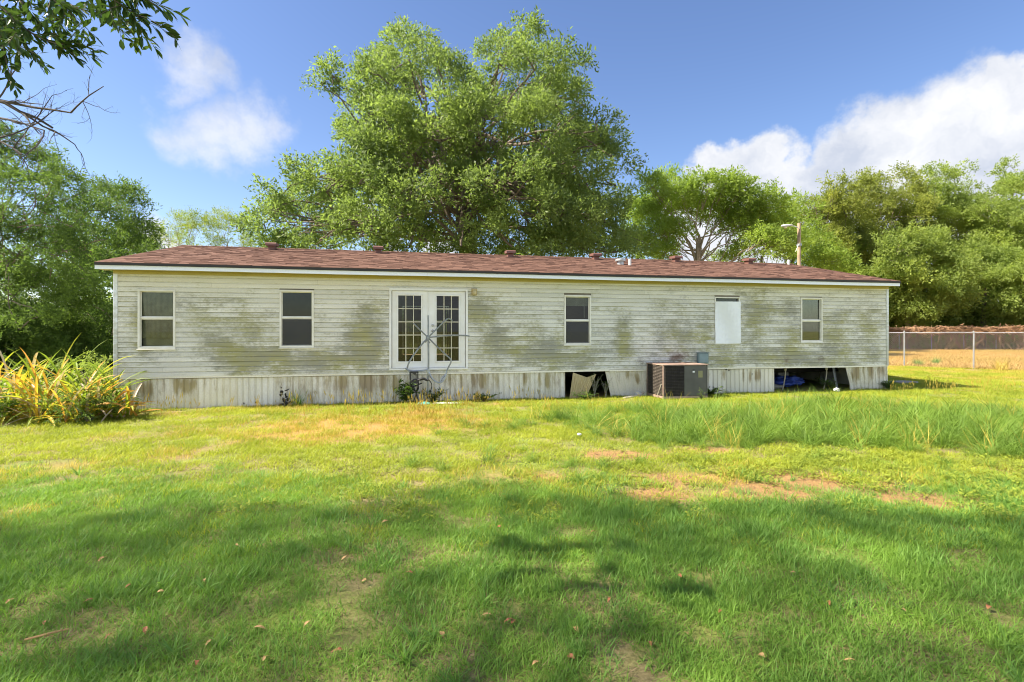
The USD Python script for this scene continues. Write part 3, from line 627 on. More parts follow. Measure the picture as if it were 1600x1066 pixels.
def zone_dry(x, y):
    """reddish, straw-coloured growth near the house"""
    x = np.asarray(x, float); y = np.asarray(y, float)
    n = meshkit.fbm(np.stack([x*.8, y*.8, 0*x], -1), 3, 51)-.5
    d = .75*np.exp(-((x+2.6)/2.6)**2-((y-9.9)/1.6)**2) + .8*np.exp(-((x+1.9)/.8)**2-((y-10.6)/1.1)**2) + .55*np.exp(-((x+6)/2.)**2-((y-8.9)/.8)**2) + .5*np.exp(-((x-3)/3.5)**2-((y-6.4)/.7)**2) + .45*np.exp(-((x+6)/4)**2-((y-6.2)/1.4)**2)*.6
    s, t = hlocal(x, y); d = d + .35*np.exp(-((t+.8)/.7)**2)*(s > -2)*(s < 12)
    d = d + .45*sm(15, 20, y)*sm(13, 16, x)
    field = sm(0, 1.5, fence_side(x, y)); d = np.maximum(d, 1.0*field*sm(6, 14, x))
    return np.clip(sm(.2, .8, d+n*.9), 0, 1)
FP = [np.array([9.5, 34.7]), np.array([20.0, 26.1]), np.array([22.0, 24.45]), np.array([28.0, 19.4])]
def fence_side(x, y):
    a, b = FP[1], FP[2]; d = (b-a)/np.linalg.norm(b-a); nn = np.array([-d[1], d[0]])
    return (np.asarray(x)-a[0])*nn[0]+(np.asarray(y)-a[1])*nn[1]
# one sheet, fine near the camera and coarse out to the horizon
gx = np.concatenate([-np.geomspace(900, 14, 26), np.linspace(-13.6, 17, 154), np.geomspace(17.5, 900, 26)])
gy = np.concatenate([-np.geomspace(900, 3.2, 16), np.linspace(-2.5, 17, 120), np.geomspace(17.5, 900, 34)])
GX, GY = np.meshgrid(gx, gy); GZ = gz(GX, GY)
V = np.stack([GX.ravel(), GY.ravel(), GZ.ravel()], 1); nx = len(gx)
ii = (np.arange(len(gy)-1)[:, None]*nx+np.arange(nx-1)[None]).ravel()
F = np.vstack([np.stack([ii, ii+1, ii+nx+1], 1), np.stack([ii, ii+nx+1, ii+nx], 1)])
n = {'g': ('geometry', {}), 'a': ('noise_texture', {'scale': 1.1, 'detail': 6., 'roughness': .6}), 'b': ('noise_texture', {'scale': 38., 'detail': 6., 'roughness': .75}), 'ab': ('attribute', {'attribute': 'bare'}), 'ad': ('attribute', {'attribute': 'dry'}),
     'th': ('rgb_ramp', {'ramp': [(.3, (.13, .11, .05)), (.5, (.23, .19, .09)), (.7, (.34, .28, .15))]}), 'gr': ('rgb_ramp', {'ramp': [(.3, (.10, .15, .03)), (.5, (.18, .23, .05)), (.72, (.28, .28, .08))]}),
     'so': ('rgb_ramp', {'ramp': [(.3, (.17, .10, .045)), (.55, (.33, .20, .085)), (.75, (.42, .28, .14))]}), 'dr': ('rgb_ramp', {'ramp': [(.3, (.26, .16, .06)), (.7, (.42, .28, .10))]}),
     'm0': ('mix', {}), 'mf': ('map_range', {'from_min': .4, 'from_max': .62, 'clamp': True}), 'm1': ('mix', {}), 'm2': ('mix', {}), 'bu': ('bump', {'strength': .9, 'distance': .02}), 'p': ('principled_bsdf', {'roughness': .95, 'specular_ior_level': .1})}
mat('earth', n, [('g.position', 'a.vector'), ('g.position', 'b.vector'), ('b.fac', 'th.fac'), ('b.fac', 'gr.fac'), ('b.fac', 'so.fac'), ('b.fac', 'dr.fac'), ('a.fac', 'mf.value'), ('mf.result', 'm0.fac'), ('th.color', 'm0.color1'), ('gr.color', 'm0.color2'),
     ('ad.fac', 'm1.fac'), ('m0.color', 'm1.color1'), ('dr.color', 'm1.color2'), ('ab.fac', 'm2.fac'), ('m1.color', 'm2.color1'), ('so.color', 'm2.color2'), ('m2.color', 'p.base_color'), ('b.fac', 'bu.height'), ('bu.normal', 'p.normal')], 'p.BSDF')
obj('ground', (V, F), 'earth', smooth=True, pv={'bare': zone_bare(V[:, 0], V[:, 1])*(V[:, 1] > 4.6)*(V[:, 1] < 16), 'dry': zone_dry(V[:, 0], V[:, 1])*(V[:, 1] > 4)}, kind='structure', label='grassy yard and field running out to the trees')

# ================================================================ grass
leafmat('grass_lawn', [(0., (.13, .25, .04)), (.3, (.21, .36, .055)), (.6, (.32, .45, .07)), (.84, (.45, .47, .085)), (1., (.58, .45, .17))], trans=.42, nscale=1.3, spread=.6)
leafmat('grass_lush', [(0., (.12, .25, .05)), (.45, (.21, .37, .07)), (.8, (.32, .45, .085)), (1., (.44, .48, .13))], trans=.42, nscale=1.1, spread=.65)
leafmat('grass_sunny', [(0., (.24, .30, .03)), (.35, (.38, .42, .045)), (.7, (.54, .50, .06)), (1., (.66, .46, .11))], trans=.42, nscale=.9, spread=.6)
leafmat('grass_tall', [(0., (.11, .20, .035)), (.4, (.24, .36, .055)), (.7, (.40, .48, .08)), (.92, (.58, .56, .17)), (1., (.66, .56, .28))], trans=.42, nscale=1.2, spread=.65)
leafmat('grass_dry', [(0., (.42, .36, .06)), (.35, (.55, .40, .09)), (.7, (.62, .38, .14)), (1., (.66, .52, .22))], trans=.35, nscale=1.5, spread=.7)
leafmat('grass_field', [(0., (.34, .26, .07)), (.4, (.44, .29, .09)), (.8, (.47, .31, .14)), (1., (.34, .33, .08))], trans=.3, nscale=.15, spread=.4)
leafmat('weed', [(0., (.20, .27, .035)), (.4, (.32, .37, .05)), (.8, (.44, .42, .06)), (1., (.50, .32, .10))], trans=.4, nscale=1.6, spread=.6)
def blades(n, rad, h0, h1, w, lean, curl, seed, square=True, segs=3, dead=0.):
    r = np.random.default_rng(seed)
    if square: bp = r.uniform(-rad, rad, (n, 2))
    else: a_ = r.uniform(0, 2*np.pi, n); q = rad*np.sqrt(r.uniform(0, 1, n)); bp = np.stack([q*np.cos(a_), q*np.sin(a_)], 1)
    h = r.uniform(h0, h1, n); az = r.uniform(0, 2*np.pi, n); le = np.abs(r.normal(lean, lean*.5, n)); cu = r.uniform(.2, 1, n)*curl; ww = w*r.uniform(.6, 1.25, n); fa = az+np.pi/2+r.normal(0, .5, n)
    T = np.linspace(0, 1, segs+1); V = []
    for k, t in enumerate(T):
        th = le+cu*t
        hor = h*t*np.sin(np.clip(th, 0, 1.7)); ver = h*t*np.cos(np.clip(th*.9, 0, 1.6))
        c = np.stack([bp[:, 0]+hor*np.cos(az), bp[:, 1]+hor*np.sin(az), ver-.004], 1)
        wd = ww*(1-.12*t if k < segs else 0)*(.75 if k == 0 else 1.)*(1.-.45*(t > .5))
        sd = np.stack([np.cos(fa)*wd/2, np.sin(fa)*wd/2, 0*wd], 1)
        if k < segs: V += [c-sd, c+sd]
        else: V += [c]
    m = len(V); Vn = np.stack(V, 1).reshape(-1, 3); F = []
    for k in range(segs-1): F += [(2*k, 2*k+1, 2*k+3), (2*k, 2*k+3, 2*k+2)]
    F += [(2*segs-2, 2*segs-1, 2*segs)]; F = np.array(F)
    return Vn, (F[None]+(np.arange(n)*m)[:, None, None]).reshape(-1, 3)
def weedlets(n, rad, h0, h1, seed, lw=.012):
    """low broad-leaved plants: little leaves on short stems"""
    r = np.random.default_rng(seed); V, F, c = [], [], 0
    for _ in range(n):
        b = np.array([*r.uniform(-rad, rad, 2), 0]); h = r.uniform(h0, h1)
        for k in range(r.integers(5, 9)):
            z = h*r.uniform(.2, 1); a = r.uniform(0, 6.28); L = r.uniform(.015, .04); d = np.array([math.cos(a), math.sin(a), r.uniform(-.2, .6)]); sd = np.array([-math.sin(a), math.cos(a), r.uniform(-.3, .3)])*lw*r.uniform(.6, 1.2)
            o = b+[0, 0, z]+d*.008; V += [o, o+d*L*.5+sd, o+d*L, o+d*L*.5-sd]; F += [(c, c+1, c+2), (c, c+2, c+3)]; c += 4
        V += [b+[-.0015, 0, 0], b+[.0015, 0, 0], b+[0, 0, h]]; F += [(c, c+1, c+2)]; c += 3
    return np.array(V), np.array(F)
def place(xmin, xmax, ymin, ymax, per, seed, keep):
    r = np.random.default_rng(seed); n = int((xmax-xmin)*(ymax-ymin)*per)
    x = r.uniform(xmin, xmax, n); y = r.uniform(ymin, ymax, n)
    vis = (np.abs(x) < y*1.06+.9) & (y > 1.9); x, y = x[vis], y[vis]
    s, t = hlocal(x, y); out = ~((s > -.02) & (s < HL+.02) & (t > -.03) & (t < HW)); hid = (s > .2) & (s < HL-.4) & (t >= 0)
    k = out & ~hid; x, y = x[k], y[k]
    w = keep(x, y); k = r.uniform(0, 1, len(x)) < w; return x[k], y[k], r
def lay(name, protos, x, y, r, smin, smax, label, lean=.05, cat='grass', by=None):
    n = len(x)
    up = np.stack([r.normal(0, lean, n), r.normal(0, lean, n), np.ones(n)], 1)
    R = frames(up, r.uniform(0, 2*np.pi, n)); sc = r.uniform(smin, smax, n)
    if by is not None: sc = sc*(.45+.55*by(x, y))
    scatter(name, protos, np.stack([x, y, gz(x, y)], 1), R, sc, r.integers(0, len(protos), n), label=label, cat=cat)
    print(name, n)
patchy = lambda x, y, s, f=1.0: meshkit.fbm(np.stack([np.asarray(x)*f, np.asarray(y)*f, 0*np.asarray(x)], -1), 3, s)
def lush_edge(x, y): return sm(-.6, 1.2, x)*np.exp(-((y-4.9)/1.0)**2)*.7
def lawn_keep(x, y):
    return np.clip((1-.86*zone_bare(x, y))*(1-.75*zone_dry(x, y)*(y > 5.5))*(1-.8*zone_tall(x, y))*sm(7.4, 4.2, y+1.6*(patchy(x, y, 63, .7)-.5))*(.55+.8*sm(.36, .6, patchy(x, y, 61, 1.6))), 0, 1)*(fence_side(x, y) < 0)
LG = [('grass_patch', blades(190, .16, .03, .095, .0050, .6, .9, 1000+k), 'grass_lawn') for k in range(4)]
x, y, r = place(-8, 8, 1.9, 7.2, 64, 1, lawn_keep)
lay('lawn_grass', LG, x, y, r, .75, 1.25, 'short green lawn grass in the shade at the front')
LU = [('grass_patch', blades(120, .15, .05, .13, .0055, .35, .7, 1100+k), 'grass_lush') for k in range(3)]
x, y, r = place(-8, 9, 1.9, 6.6, 40, 2, lambda x, y: np.clip(.95*lush_edge(x, y)+.45*sm(.42, .66, patchy(x, y, 71, 1.6))*sm(5.6, 4.5, y), 0, 1)*(1-.8*zone_bare(x, y)))
lay('lush_grass', LU, x, y, r, .7, 1.2, 'thicker darker green grass along the edge of the shade')
SU = [('grass_patch', blades(120, .17, .035, .09, .0065, .55, .8, 1200+k), 'grass_sunny') for k in range(4)]
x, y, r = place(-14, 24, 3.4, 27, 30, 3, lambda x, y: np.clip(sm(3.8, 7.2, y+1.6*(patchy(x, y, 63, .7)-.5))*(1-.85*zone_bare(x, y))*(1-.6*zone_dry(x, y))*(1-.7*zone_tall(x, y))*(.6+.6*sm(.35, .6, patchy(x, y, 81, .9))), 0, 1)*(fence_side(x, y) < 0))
lay('sunlit_grass', SU, x, y, r, .75, 1.3, 'yellow green lawn grass in the sun before the house')
DR = [('grass_patch', blades(60, .17, .04, .14, .0048, .35, .6, 1300+k), 'grass_dry') for k in range(3)]
x, y, r = place(-12, 24, 4.8, 26, 26, 4, lambda x, y: np.clip(.8*zone_dry(x, y)*(1-.8*zone_bare(x, y)), 0, 1)*(fence_side(x, y) < 0)*(1-.8*zone_tall(x, y)))
lay('dry_grass', DR, x, y, r, .7, 1.3, 'reddish and straw coloured dry grass near the skirting')
FI = [('grass_patch', blades(90, .5, .05, .16, .02, .4, .7, 1400+k), 'grass_field') for k in range(2)]
x, y, r = place(14, 62, 17, 48, 5, 5, lambda x, y: (fence_side(x, y) > .0)*1.0)
lay('field_grass', FI, x, y, r, .8, 1.3, 'tan dry grass of the field beyond the chain link fence')
WE = [('weed_patch', weedlets(22, .19, .015, .06, 1500+k, lw=.007), 'weed') for k in range(3)]
x, y, r = place(-3, 14, 4.9, 16, 15, 6, lambda x, y: np.clip((.15+.95*np.exp(-((y-6.3)/1.1)**2)*sm(-.5, 1.2, x))*(.4+.9*sm(.42, .6, patchy(x, y, 91, 1.2)))*(1-.7*zone_bare(x, y))*(1-.75*zone_tall(x, y)), 0, 1)*(fence_side(x, y) < 0))
lay('weeds', WE, x, y, r, .8, 1.7, 'low yellow green weeds between the bare sandy patches', cat='weeds')
TA = [('grass_clump', blades(70, .15, .24, .72, .011, .55, 1.4, 1600+k, square=False, segs=6), 'grass_tall') for k in range(5)]
x, y, r = place(-1, 14, 6.6, 14.5, 21, 7, lambda x, y: zone_tall(x, y))
k_ = hlocal(x, y)[1] < -.75; x, y = x[k_], y[k_]
lay('tall_grass', TA, x, y, r, .5, 1.05, 'tall uncut green grass in a mound before the right half of the house', lean=.28, by=zone_tall)
# loose clumps in the left part of the uncut patch and by the weeds
x, y, r = place(-2, 9, 5.8, 13.2, 3.2, 8, lambda x, y: np.clip(.9*sm(.46, .62, patchy(x, y, 95, .8))*(1-.5*zone_bare(x, y)), 0, 1))
k_ = hlocal(x, y)[1] < -.5; x, y = x[k_], y[k_]
lay('grass_clumps', TA, x, y, r, .3, .62, 'loose tufts of longer grass at the middle of the yard', lean=.2)
leafmat('thatch', [(0., (.20, .14, .08)), (.5, (.36, .27, .16)), (1., (.52, .42, .27))], trans=.1, nscale=3., spread=.9)
TH = [('clipping_patch', blades(70, .16, .02, .07, .0035, 1.35, .15, 1950+k, segs=2), 'thatch') for k in range(3)]
x, y, r = place(-8, 9, 1.9, 7.5, 26, 10, lambda x, y: np.clip(.25+.9*zone_bare(x, y), 0, 1))
lay('dead_clippings', TH, x, y, r, .8, 1.2, 'dead tan grass clippings lying between the green blades', cat='thatch')
CR = [('crabgrass', blades(22, .025, .08, .17, .008, .75, .7, 1960+k, square=False, segs=4), 'grass_lush') for k in range(4)]
x, y, r = place(-8, 9, 1.9, 6.5, 3.4, 11, lambda x, y: .35+.65*sm(.45, .6, patchy(x, y, 77, .9)))
lay('crabgrass_tufts', CR, x, y, r, .6, 1.2, 'small broad bladed tufts standing out of the shaded lawn')
DT = [('dry_clump', blades(14, .12, .3, .75, .006, .4, .6, 1970+k, square=False, segs=4), 'grass_dry') for k in range(3)]
x, y, r = place(-1, 14, 6.6, 14.5, 2.6, 12, lambda x, y: zone_tall(x, y)*.8)
k_ = hlocal(x, y)[1] < -.75; x, y = x[k_], y[k_]
lay('dry_stems', DT, x, y, r, .6, 1.1, 'pale dead stems standing in the tall uncut grass', lean=.2)
# seed stalks standing along the skirting and by the fence
def stalks(n, rad, h0, h1, seed):
    r = np.random.default_rng(seed); ms = []
    for _ in range(n):
        b = np.array([*r.uniform(-rad, rad, 2), 0]); h = r.uniform(h0, h1); l = r.normal(0, .12, 2)*h
        top = b+[l[0], l[1], h]; mid = b+[l[0]*.35, l[1]*.35, h*.6]
        ms.append(tube([b, mid, b*.1+top*.9-[0, 0, 0]], [.0018, .0015, .0012], 3, cap=False))
        ms.append(tube([b*.35+top*.65, b*.18+top*.82, top], [.003, .0085*r.uniform(.6, 1.2), .001], 4, cap=False))
    return merge(ms)
ST = [('seed_stalk', stalks(7, .13, .16, .40, 1700+k), 'grass_dry') for k in range(4)]
def stalk_keep(x, y):
    s, t = hlocal(x, y); e = np.exp(-((t+.35)/.35)**2)*(s > -.3)*(s < 10.5)*(t < -.02)*.9
    return np.clip(e*(.3+1.2*sm(.45, .6, patchy(x, y, 97, 1.4)))+.75*np.exp(-((x+1.9)/.75)**2-((y-10.9)/.9)**2)+.30*np.exp(-((x+3.2)/2.)**2-((y-10.4)/.8)**2)+.5*np.exp(-((x-.75)/.3)**2-((y-12.)/.8)**2)+.25*np.exp(-((x-14)/2)**2-((y-15.5)/1)**2), 0, 1)
x, y, r = place(-11, 17, 8, 17, 16, 9, stalk_keep)
lay('seed_stalks', ST, x, y, r, .6, 1.15, 'tan and orange seed stalks standing along the skirting', lean=.1)
# fallen oak leaves lying on the lawn
def dead_leaf(seed, L, W):
    r = np.random.default_rng(seed); n = 6; V = []; c = r.uniform(.1, .45)
    for i in range(n+1):
        t = i/n; w = W*math.sin(math.pi*min(1, t*.93+.05))**.8*.5; bz = .010*math.sin(t*3.1)+.004*r.uniform(-1, 1)*t
        V += [(L*(t-.5), -w, bz+w*c*r.uniform(.7, 1.2)), (L*(t-.5), 0.003*r.uniform(-1, 1), bz), (L*(t-.5), w, bz+w*c*r.uniform(.4, 1.4))]
    F = []
    for i in range(n):
        for j in range(2): a = i*3+j; F += [(a, a+3, a+4), (a, a+4, a+1)]
    return np.array(V), np.array(F)
spots_r = [(780, 828), (202, 927), (137, 950), (170, 1006), (227, 996), (527, 1025), (952, 943), (1125, 960), (1295, 950), (892, 1035), (927, 835), (802, 980), (307, 1045), (795, 982), (1545, 960), (640, 905), (1015, 1010), (70, 985), (1062, 905)]
spots_t = [(160, 880), (250, 935), (75, 1006), (405, 990), (415, 1037), (570, 917), (760, 970), (320, 915), (602, 820), (327, 1014), (15, 952), (370, 860), (837, 1046), (1070, 992), (1410, 965), (1240, 905), (480, 985), (690, 1000), (1190, 1030), (540, 880), (900, 990), (1330, 1040)]
for spots, name, col, lab, grp in ((spots_r, 'fallen_leaf', 'leaf_rust', 'rust red curled dead leaf lying on the shaded lawn', 'rust red fallen leaves on the lawn'), (spots_t, 'dry_leaf', 'leaf_tan', 'tan yellow curled dead leaf lying on the shaded lawn', 'tan fallen leaves on the lawn')):
    first = None
    for k, (px, py) in enumerate(spots):
        r = np.random.default_rng(4000+px); p = gp(px, py); p[2] = float(gz(p[0], p[1]))+r.uniform(.022, .038)
        o = obj(name, dead_leaf(4100+px+py, r.uniform(.04, .08), r.uniform(.018, .032)), col, label=lab, cat='leaf', group=grp)
        xf = UsdGeom.Xformable(o); xf.AddTranslateOp().Set(Gf.Vec3d(*map(float, p))); xf.AddRotateXYZOp().Set(Gf.Vec3f(r.uniform(-18, 18), r.uniform(-18, 18), r.uniform(0, 360)))
p = gp(75, 1005); 
st = obj('twig', tube([(p[0]-.09, p[1]-.05, .05), (p[0], p[1], .055), (p[0]+.07, p[1]+.06, .05)], [.006, .007, .004], 5), 'leaf_tan', label='yellow broken twig on the grass at the lower left', cat='twig')
# ================================================================ trees
leafmat('leaf_oak', [(0., (.12, .18, .06)), (.35, (.22, .30, .09)), (.7, (.36, .43, .13)), (.92, (.50, .52, .2)), (1., (.46, .33, .16))], trans=0.58, nscale=.45, spread=.6, rough=.45)
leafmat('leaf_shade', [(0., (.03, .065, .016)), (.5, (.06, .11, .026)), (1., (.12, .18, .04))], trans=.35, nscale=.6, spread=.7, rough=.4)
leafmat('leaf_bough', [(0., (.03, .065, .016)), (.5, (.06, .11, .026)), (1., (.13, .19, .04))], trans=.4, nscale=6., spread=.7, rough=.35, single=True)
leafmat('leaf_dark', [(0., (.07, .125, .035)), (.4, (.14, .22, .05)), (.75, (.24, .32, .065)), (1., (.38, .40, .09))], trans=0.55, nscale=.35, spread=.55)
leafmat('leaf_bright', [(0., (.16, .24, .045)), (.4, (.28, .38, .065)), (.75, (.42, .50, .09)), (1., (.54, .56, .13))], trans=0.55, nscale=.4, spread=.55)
leafmat('leaf_lime', [(0., (.18, .25, .02)), (.4, (.32, .38, .03)), (1., (.46, .47, .05))], trans=.42, nscale=.5, spread=.6)
leafmat('leaf_olive', [(0., (0.154, 0.196, 0.049)), (.4, (0.28, 0.322, 0.07)), (.75, (0.42, 0.42, 0.091)), (1., (0.532, 0.406, 0.14))], trans=0.55, nscale=.25, spread=.5)
leafmat('leaf_mid', [(0., (0.16, 0.225, 0.058)), (.4, (0.29, 0.37, 0.087)), (.75, (0.45, 0.507, 0.116)), (1., (0.609, 0.623, 0.174))], trans=0.55, nscale=.25, spread=.5)
leafmat('strap_leaf', [(0., (.10, .18, .03)), (.25, (.24, .32, .04)), (.5, (.48, .46, .05)), (.72, (.66, .40, .06)), (1., (.60, .27, .10))], trans=.4, nscale=2.2, spread=.75, single=True)
leafmat('strap_dead', [(0., (.50, .42, .30)), (.5, (.60, .50, .38)), (1., (.42, .24, .14))], trans=.2, nscale=2., spread=.8)
leafmat('fern_leaf', [(0., (.05, .11, .02)), (.5, (.11, .19, .03)), (1., (.24, .28, .05))], trans=.4, nscale=3.)
def spray(seed, n, R, L, W, flat=.8):
    """leaves set along a few twigs that fan out from the origin; z is outward"""
    r = np.random.default_rng(seed); nt = 5
    td = r.normal(0, 1, (nt, 3)); td[:, 2] = np.abs(td[:, 2])*.8+.35; td /= np.linalg.norm(td, axis=1, keepdims=True)
    k = r.integers(0, nt, n); t = R*r.uniform(.2, 1, n)
    p = td[k]*t[:, None] + r.normal(0, .10*R, (n, 3))
    d = td[k]*.7 + r.normal(0, .7, (n, 3)); d /= np.linalg.norm(d, axis=1, keepdims=True)
    up = np.array([0, 0, 1.])+r.normal(0, flat, (n, 3)); s = np.cross(d, up); s /= np.linalg.norm(s, axis=1, keepdims=True)+1e-9; nn = np.cross(s, d)
    l = L*r.uniform(.65, 1.25, n)[:, None]; w = W*r.uniform(.7, 1.2, n)[:, None]
    V = np.stack([p, p+d*l*.45+s*w/2+nn*w*.12, p+d*l, p+d*l*.45-s*w/2+nn*w*.12], 1).reshape(-1, 3)
    f = np.array([(0, 1, 2), (0, 2, 3)]); return V, (f[None]+(np.arange(n)*4)[:, None, None]).reshape(-1, 3)
def frond(seed, nf, L, pin, W):
    """feathery fronds: slim leaflets in two rows along arching midribs, lying nearly level"""
    r = np.random.default_rng(seed); V, F, c = [], [], 0
    for _ in range(nf):
        a = r.uniform(0, 6.28); el = r.uniform(-.15, .45); o = r.normal(0, .12*L, 3); h = np.array([math.cos(a), math.sin(a), 0]); s = np.array([-math.sin(a), math.cos(a), 0])
        for t in np.linspace(.12, 1, pin):
            p = o+h*L*t+np.array([0, 0, L*(el*t-.45*t*t)]); lw = W*math.sin(math.pi*min(.97, t*.85+.12))
            for sg in (-1, 1):
                d = (s*sg+h*.35+np.array([0, 0, r.uniform(-.25, .1)])); q = h*L/pin*.42
                V += [p, p+d*lw*.5+q, p+d*lw, p+d*lw*.5-q]; F += [(c, c+1, c+2), (c, c+2, c+3)]; c += 4
    return np.array(V), np.array(F)
SP_OAK = [('leaf_spray', spray(10+k, 34, .62, .15+.03*(k % 3), .065+.012*(k % 3)), 'leaf_oak') for k in range(6)]
SP_SHADE = [('leaf_spray', spray(20+k, 60, .55, .11, .04), 'leaf_shade') for k in range(3)]
SP_DARK = [('leaf_spray', spray(30+k, 54, .70, .17, .055), 'leaf_dark') for k in range(4)]
SP_BRIGHT = [('leaf_spray', spray(40+k, 44, .8, .24, .075, flat=.35), 'leaf_bright') for k in range(4)]
SP_LIME = [('leaf_spray', spray(50+k, 60, .7, .15, .05, flat=.4), 'leaf_lime') for k in range(3)]
SP_OLIVE = [('leaf_spray', spray(60+k, 60, 1.0, .26, .10), 'leaf_olive') for k in range(3)]
SP_MID = [('leaf_spray', spray(70+k, 60, 1.0, .27, .11), 'leaf_mid') for k in range(3)]
SP_BRIGHT2 = [('leaf_spray', spray(80+k, 56, 1.0, .28, .11), 'leaf_bright') for k in range(3)]
def lim(p0, p1, r0, r1, seed, sag=.12, n=6, k=5):
    r = np.random.default_rng(seed); p0, p1 = np.asarray(p0, float), np.asarray(p1, float); L = np.linalg.norm(p1-p0)
    t = np.linspace(0, 1, k)[:, None]; P = p0+(p1-p0)*t; P[1:-1] += r.normal(0, .06*L, (k-2, 3))*.6; P[:, 2] += (-sag*L*4*t*(1-t))[:, 0]*0 + (sag*L*np.sin(np.pi*t)*.5)[:, 0]
    C = curve(P, 4); return tube(C, np.linspace(r0, r1, len(C)), n, cap=False)
def tree(name, label, base, trunk_top, r0, lobes, protos, per, bark, seed, size=(.8, 1.3), group=None, clump=1.0, shell=.55, nclump=None, cull=None, limbs=True, cat='tree', flat=1.0, forks=1):
    """trunk, limbs reaching each lobe, and leaf sprays gathered in clumps over the lobes. lobes: (x, y, z, radius)"""
    r = np.random.default_rng(seed); base = np.asarray(base, float); T = thing(name, label, cat, base, group=group)
    tt = np.asarray(trunk_top, float)-base; lean = np.linspace(0, 1, 7)[:, None]
    P = lean*tt; P[1:-1, :2] += r.normal(0, .018*np.linalg.norm(tt), (5, 2)); C = curve(P, 3); rad = np.interp(np.linspace(0, 1, len(C)), [0, .06, .2, 1], [r0*1.5, r0*1.15, r0, r0*.5])
    obj('trunk', tube(C, rad, 9), bark, T)
    pos, ups = [], []
    for i, (lx, ly, lz, lr) in enumerate(lobes):
        c = np.array([lx, ly, lz])-base; nc = nclump or max(4, int(8.5*(lr/1.8)**1.6))
        ms = []
        if limbs:
            st = C[min(len(C)-1, int(len(C)*r.uniform(.45, .98)))]
            rr = r0*np.clip(.12+.055*lr, .10, .42); ms.append(lim(st, c, rr, rr*.3, seed*100+i, sag=.03))
        for j in range(nc):
            d = r.normal(0, 1, 3); d[2] = d[2]*.9+.15; d /= np.linalg.norm(d); q = c+d*lr*np.array([1, 1, flat])*r.uniform(shell, .95)
            if limbs and (j % 2 == 0 or forks > 1): ms.append(lim(c*.75+st*.25 if j % 3 else c, q, r0*.075+.01, .012, seed*1000+i*40+j, n=4, k=4))
            cr = clump*r.uniform(.55, 1.1)*np.clip(lr/2.2, .55, 1.15); m = max(3, int(per*r.uniform(.7, 1.3)*cr*cr))
            e = r.normal(0, 1, (m, 3)); e /= np.linalg.norm(e, axis=1, keepdims=True); e[:, 2] = e[:, 2]*.8
            w = q+e*cr*(r.uniform(.25, 1, (m, 1))**.6)*np.array([1, 1, .75*flat]); pos.append(w); u = e*.9+d*.5+np.array([0, 0, .55]); ups.append(u)
        if ms: obj('limb', merge(ms), bark, T)
    pos = np.vstack(pos); ups = np.vstack(ups); wp = pos+base; k = wp[:, 2] > .25
    if cull is not None: k &= cull(wp)
    pos, ups = pos[k], ups[k]; n = len(pos)
    scatter('crown', protos, pos, frames(ups, r.uniform(0, 6.28, n)), r.uniform(*size, n), r.integers(0, len(protos), n), T)
    print(name, n); return T
def at(px, py, Y): return np.array([(px-800)/800*Y, Y, EYE+(517-py)/800*Y])
def lobes_px(L, Y, dep, seed, dup=False):
    """(px, py, radius in pixels[, depth offset]) -> lobes at distance Y"""
    r = np.random.default_rng(seed); out = []
    for q in L:
        o = q[3] if len(q) > 3 else r.uniform(-dep, dep)*.7
        for oo in ([o] if not dup else [o, -o+r.uniform(-1, 1)]):
            p = at(q[0], q[1], Y+oo); out.append((p[0], p[1], max(p[2], .8), q[2]/800*(Y+oo)))
    return out
# --- the great oak behind the house
OL = [(640, 95, 52), (600, 125, 50), (560, 112, 30), (520, 118, 26), (502, 132, 20), (690, 120, 44), (735, 150, 44), (800, 58, 28), (818, 50, 22), (780, 100, 42), (835, 110, 44), (880, 105, 32), (865, 160, 52), (915, 165, 40), (932, 205, 42), (955, 245, 34), (962, 290, 34), (575, 180, 48), (570, 240, 30), (480, 275, 32), (455, 290, 32), (425, 328, 36), (412, 350, 28), (450, 350, 46), (510, 300, 54), (560, 290, 62), (620, 220, 66), (690, 220, 66), (760, 210, 66), (840, 220, 66), (900, 260, 60), (640, 310, 66), (720, 310, 62), (800, 310, 66), (880, 330, 62), (945, 345, 48), (985, 365, 32), (560, 370, 56), (500, 375, 46), (640, 385, 52), (720, 385, 48), (800, 385, 54), (880, 395, 50), (950, 395, 40), (440, 388, 26)]
oak_l = []
rr_ = np.random.default_rng(9)
for (px, py, q) in OL:
    ex = ((px-715)/300.)**2+max(0, (py-330)/-310.)**2; dd = 7.0*math.sqrt(max(.06, 1-min(.94, ex)))
    oo = [-dd*rr_.uniform(.7, 1.0)] + ([dd*rr_.uniform(.1, .7)] if q > 36 else [])
    for o in oo:
        Y = 30+o; p = at(px, py, Y); oak_l.append((p[0], p[1], p[2], q/800*Y*.92))
tree('oak_tree', 'huge spreading green oak towering behind the middle of the house', (at(732, 517, 30)[0], 30, 0), at(735, 180, 30), .62, oak_l, SP_OAK, 34, 'bark', 3, size=(.7, 1.3), clump=1.0, shell=.6)
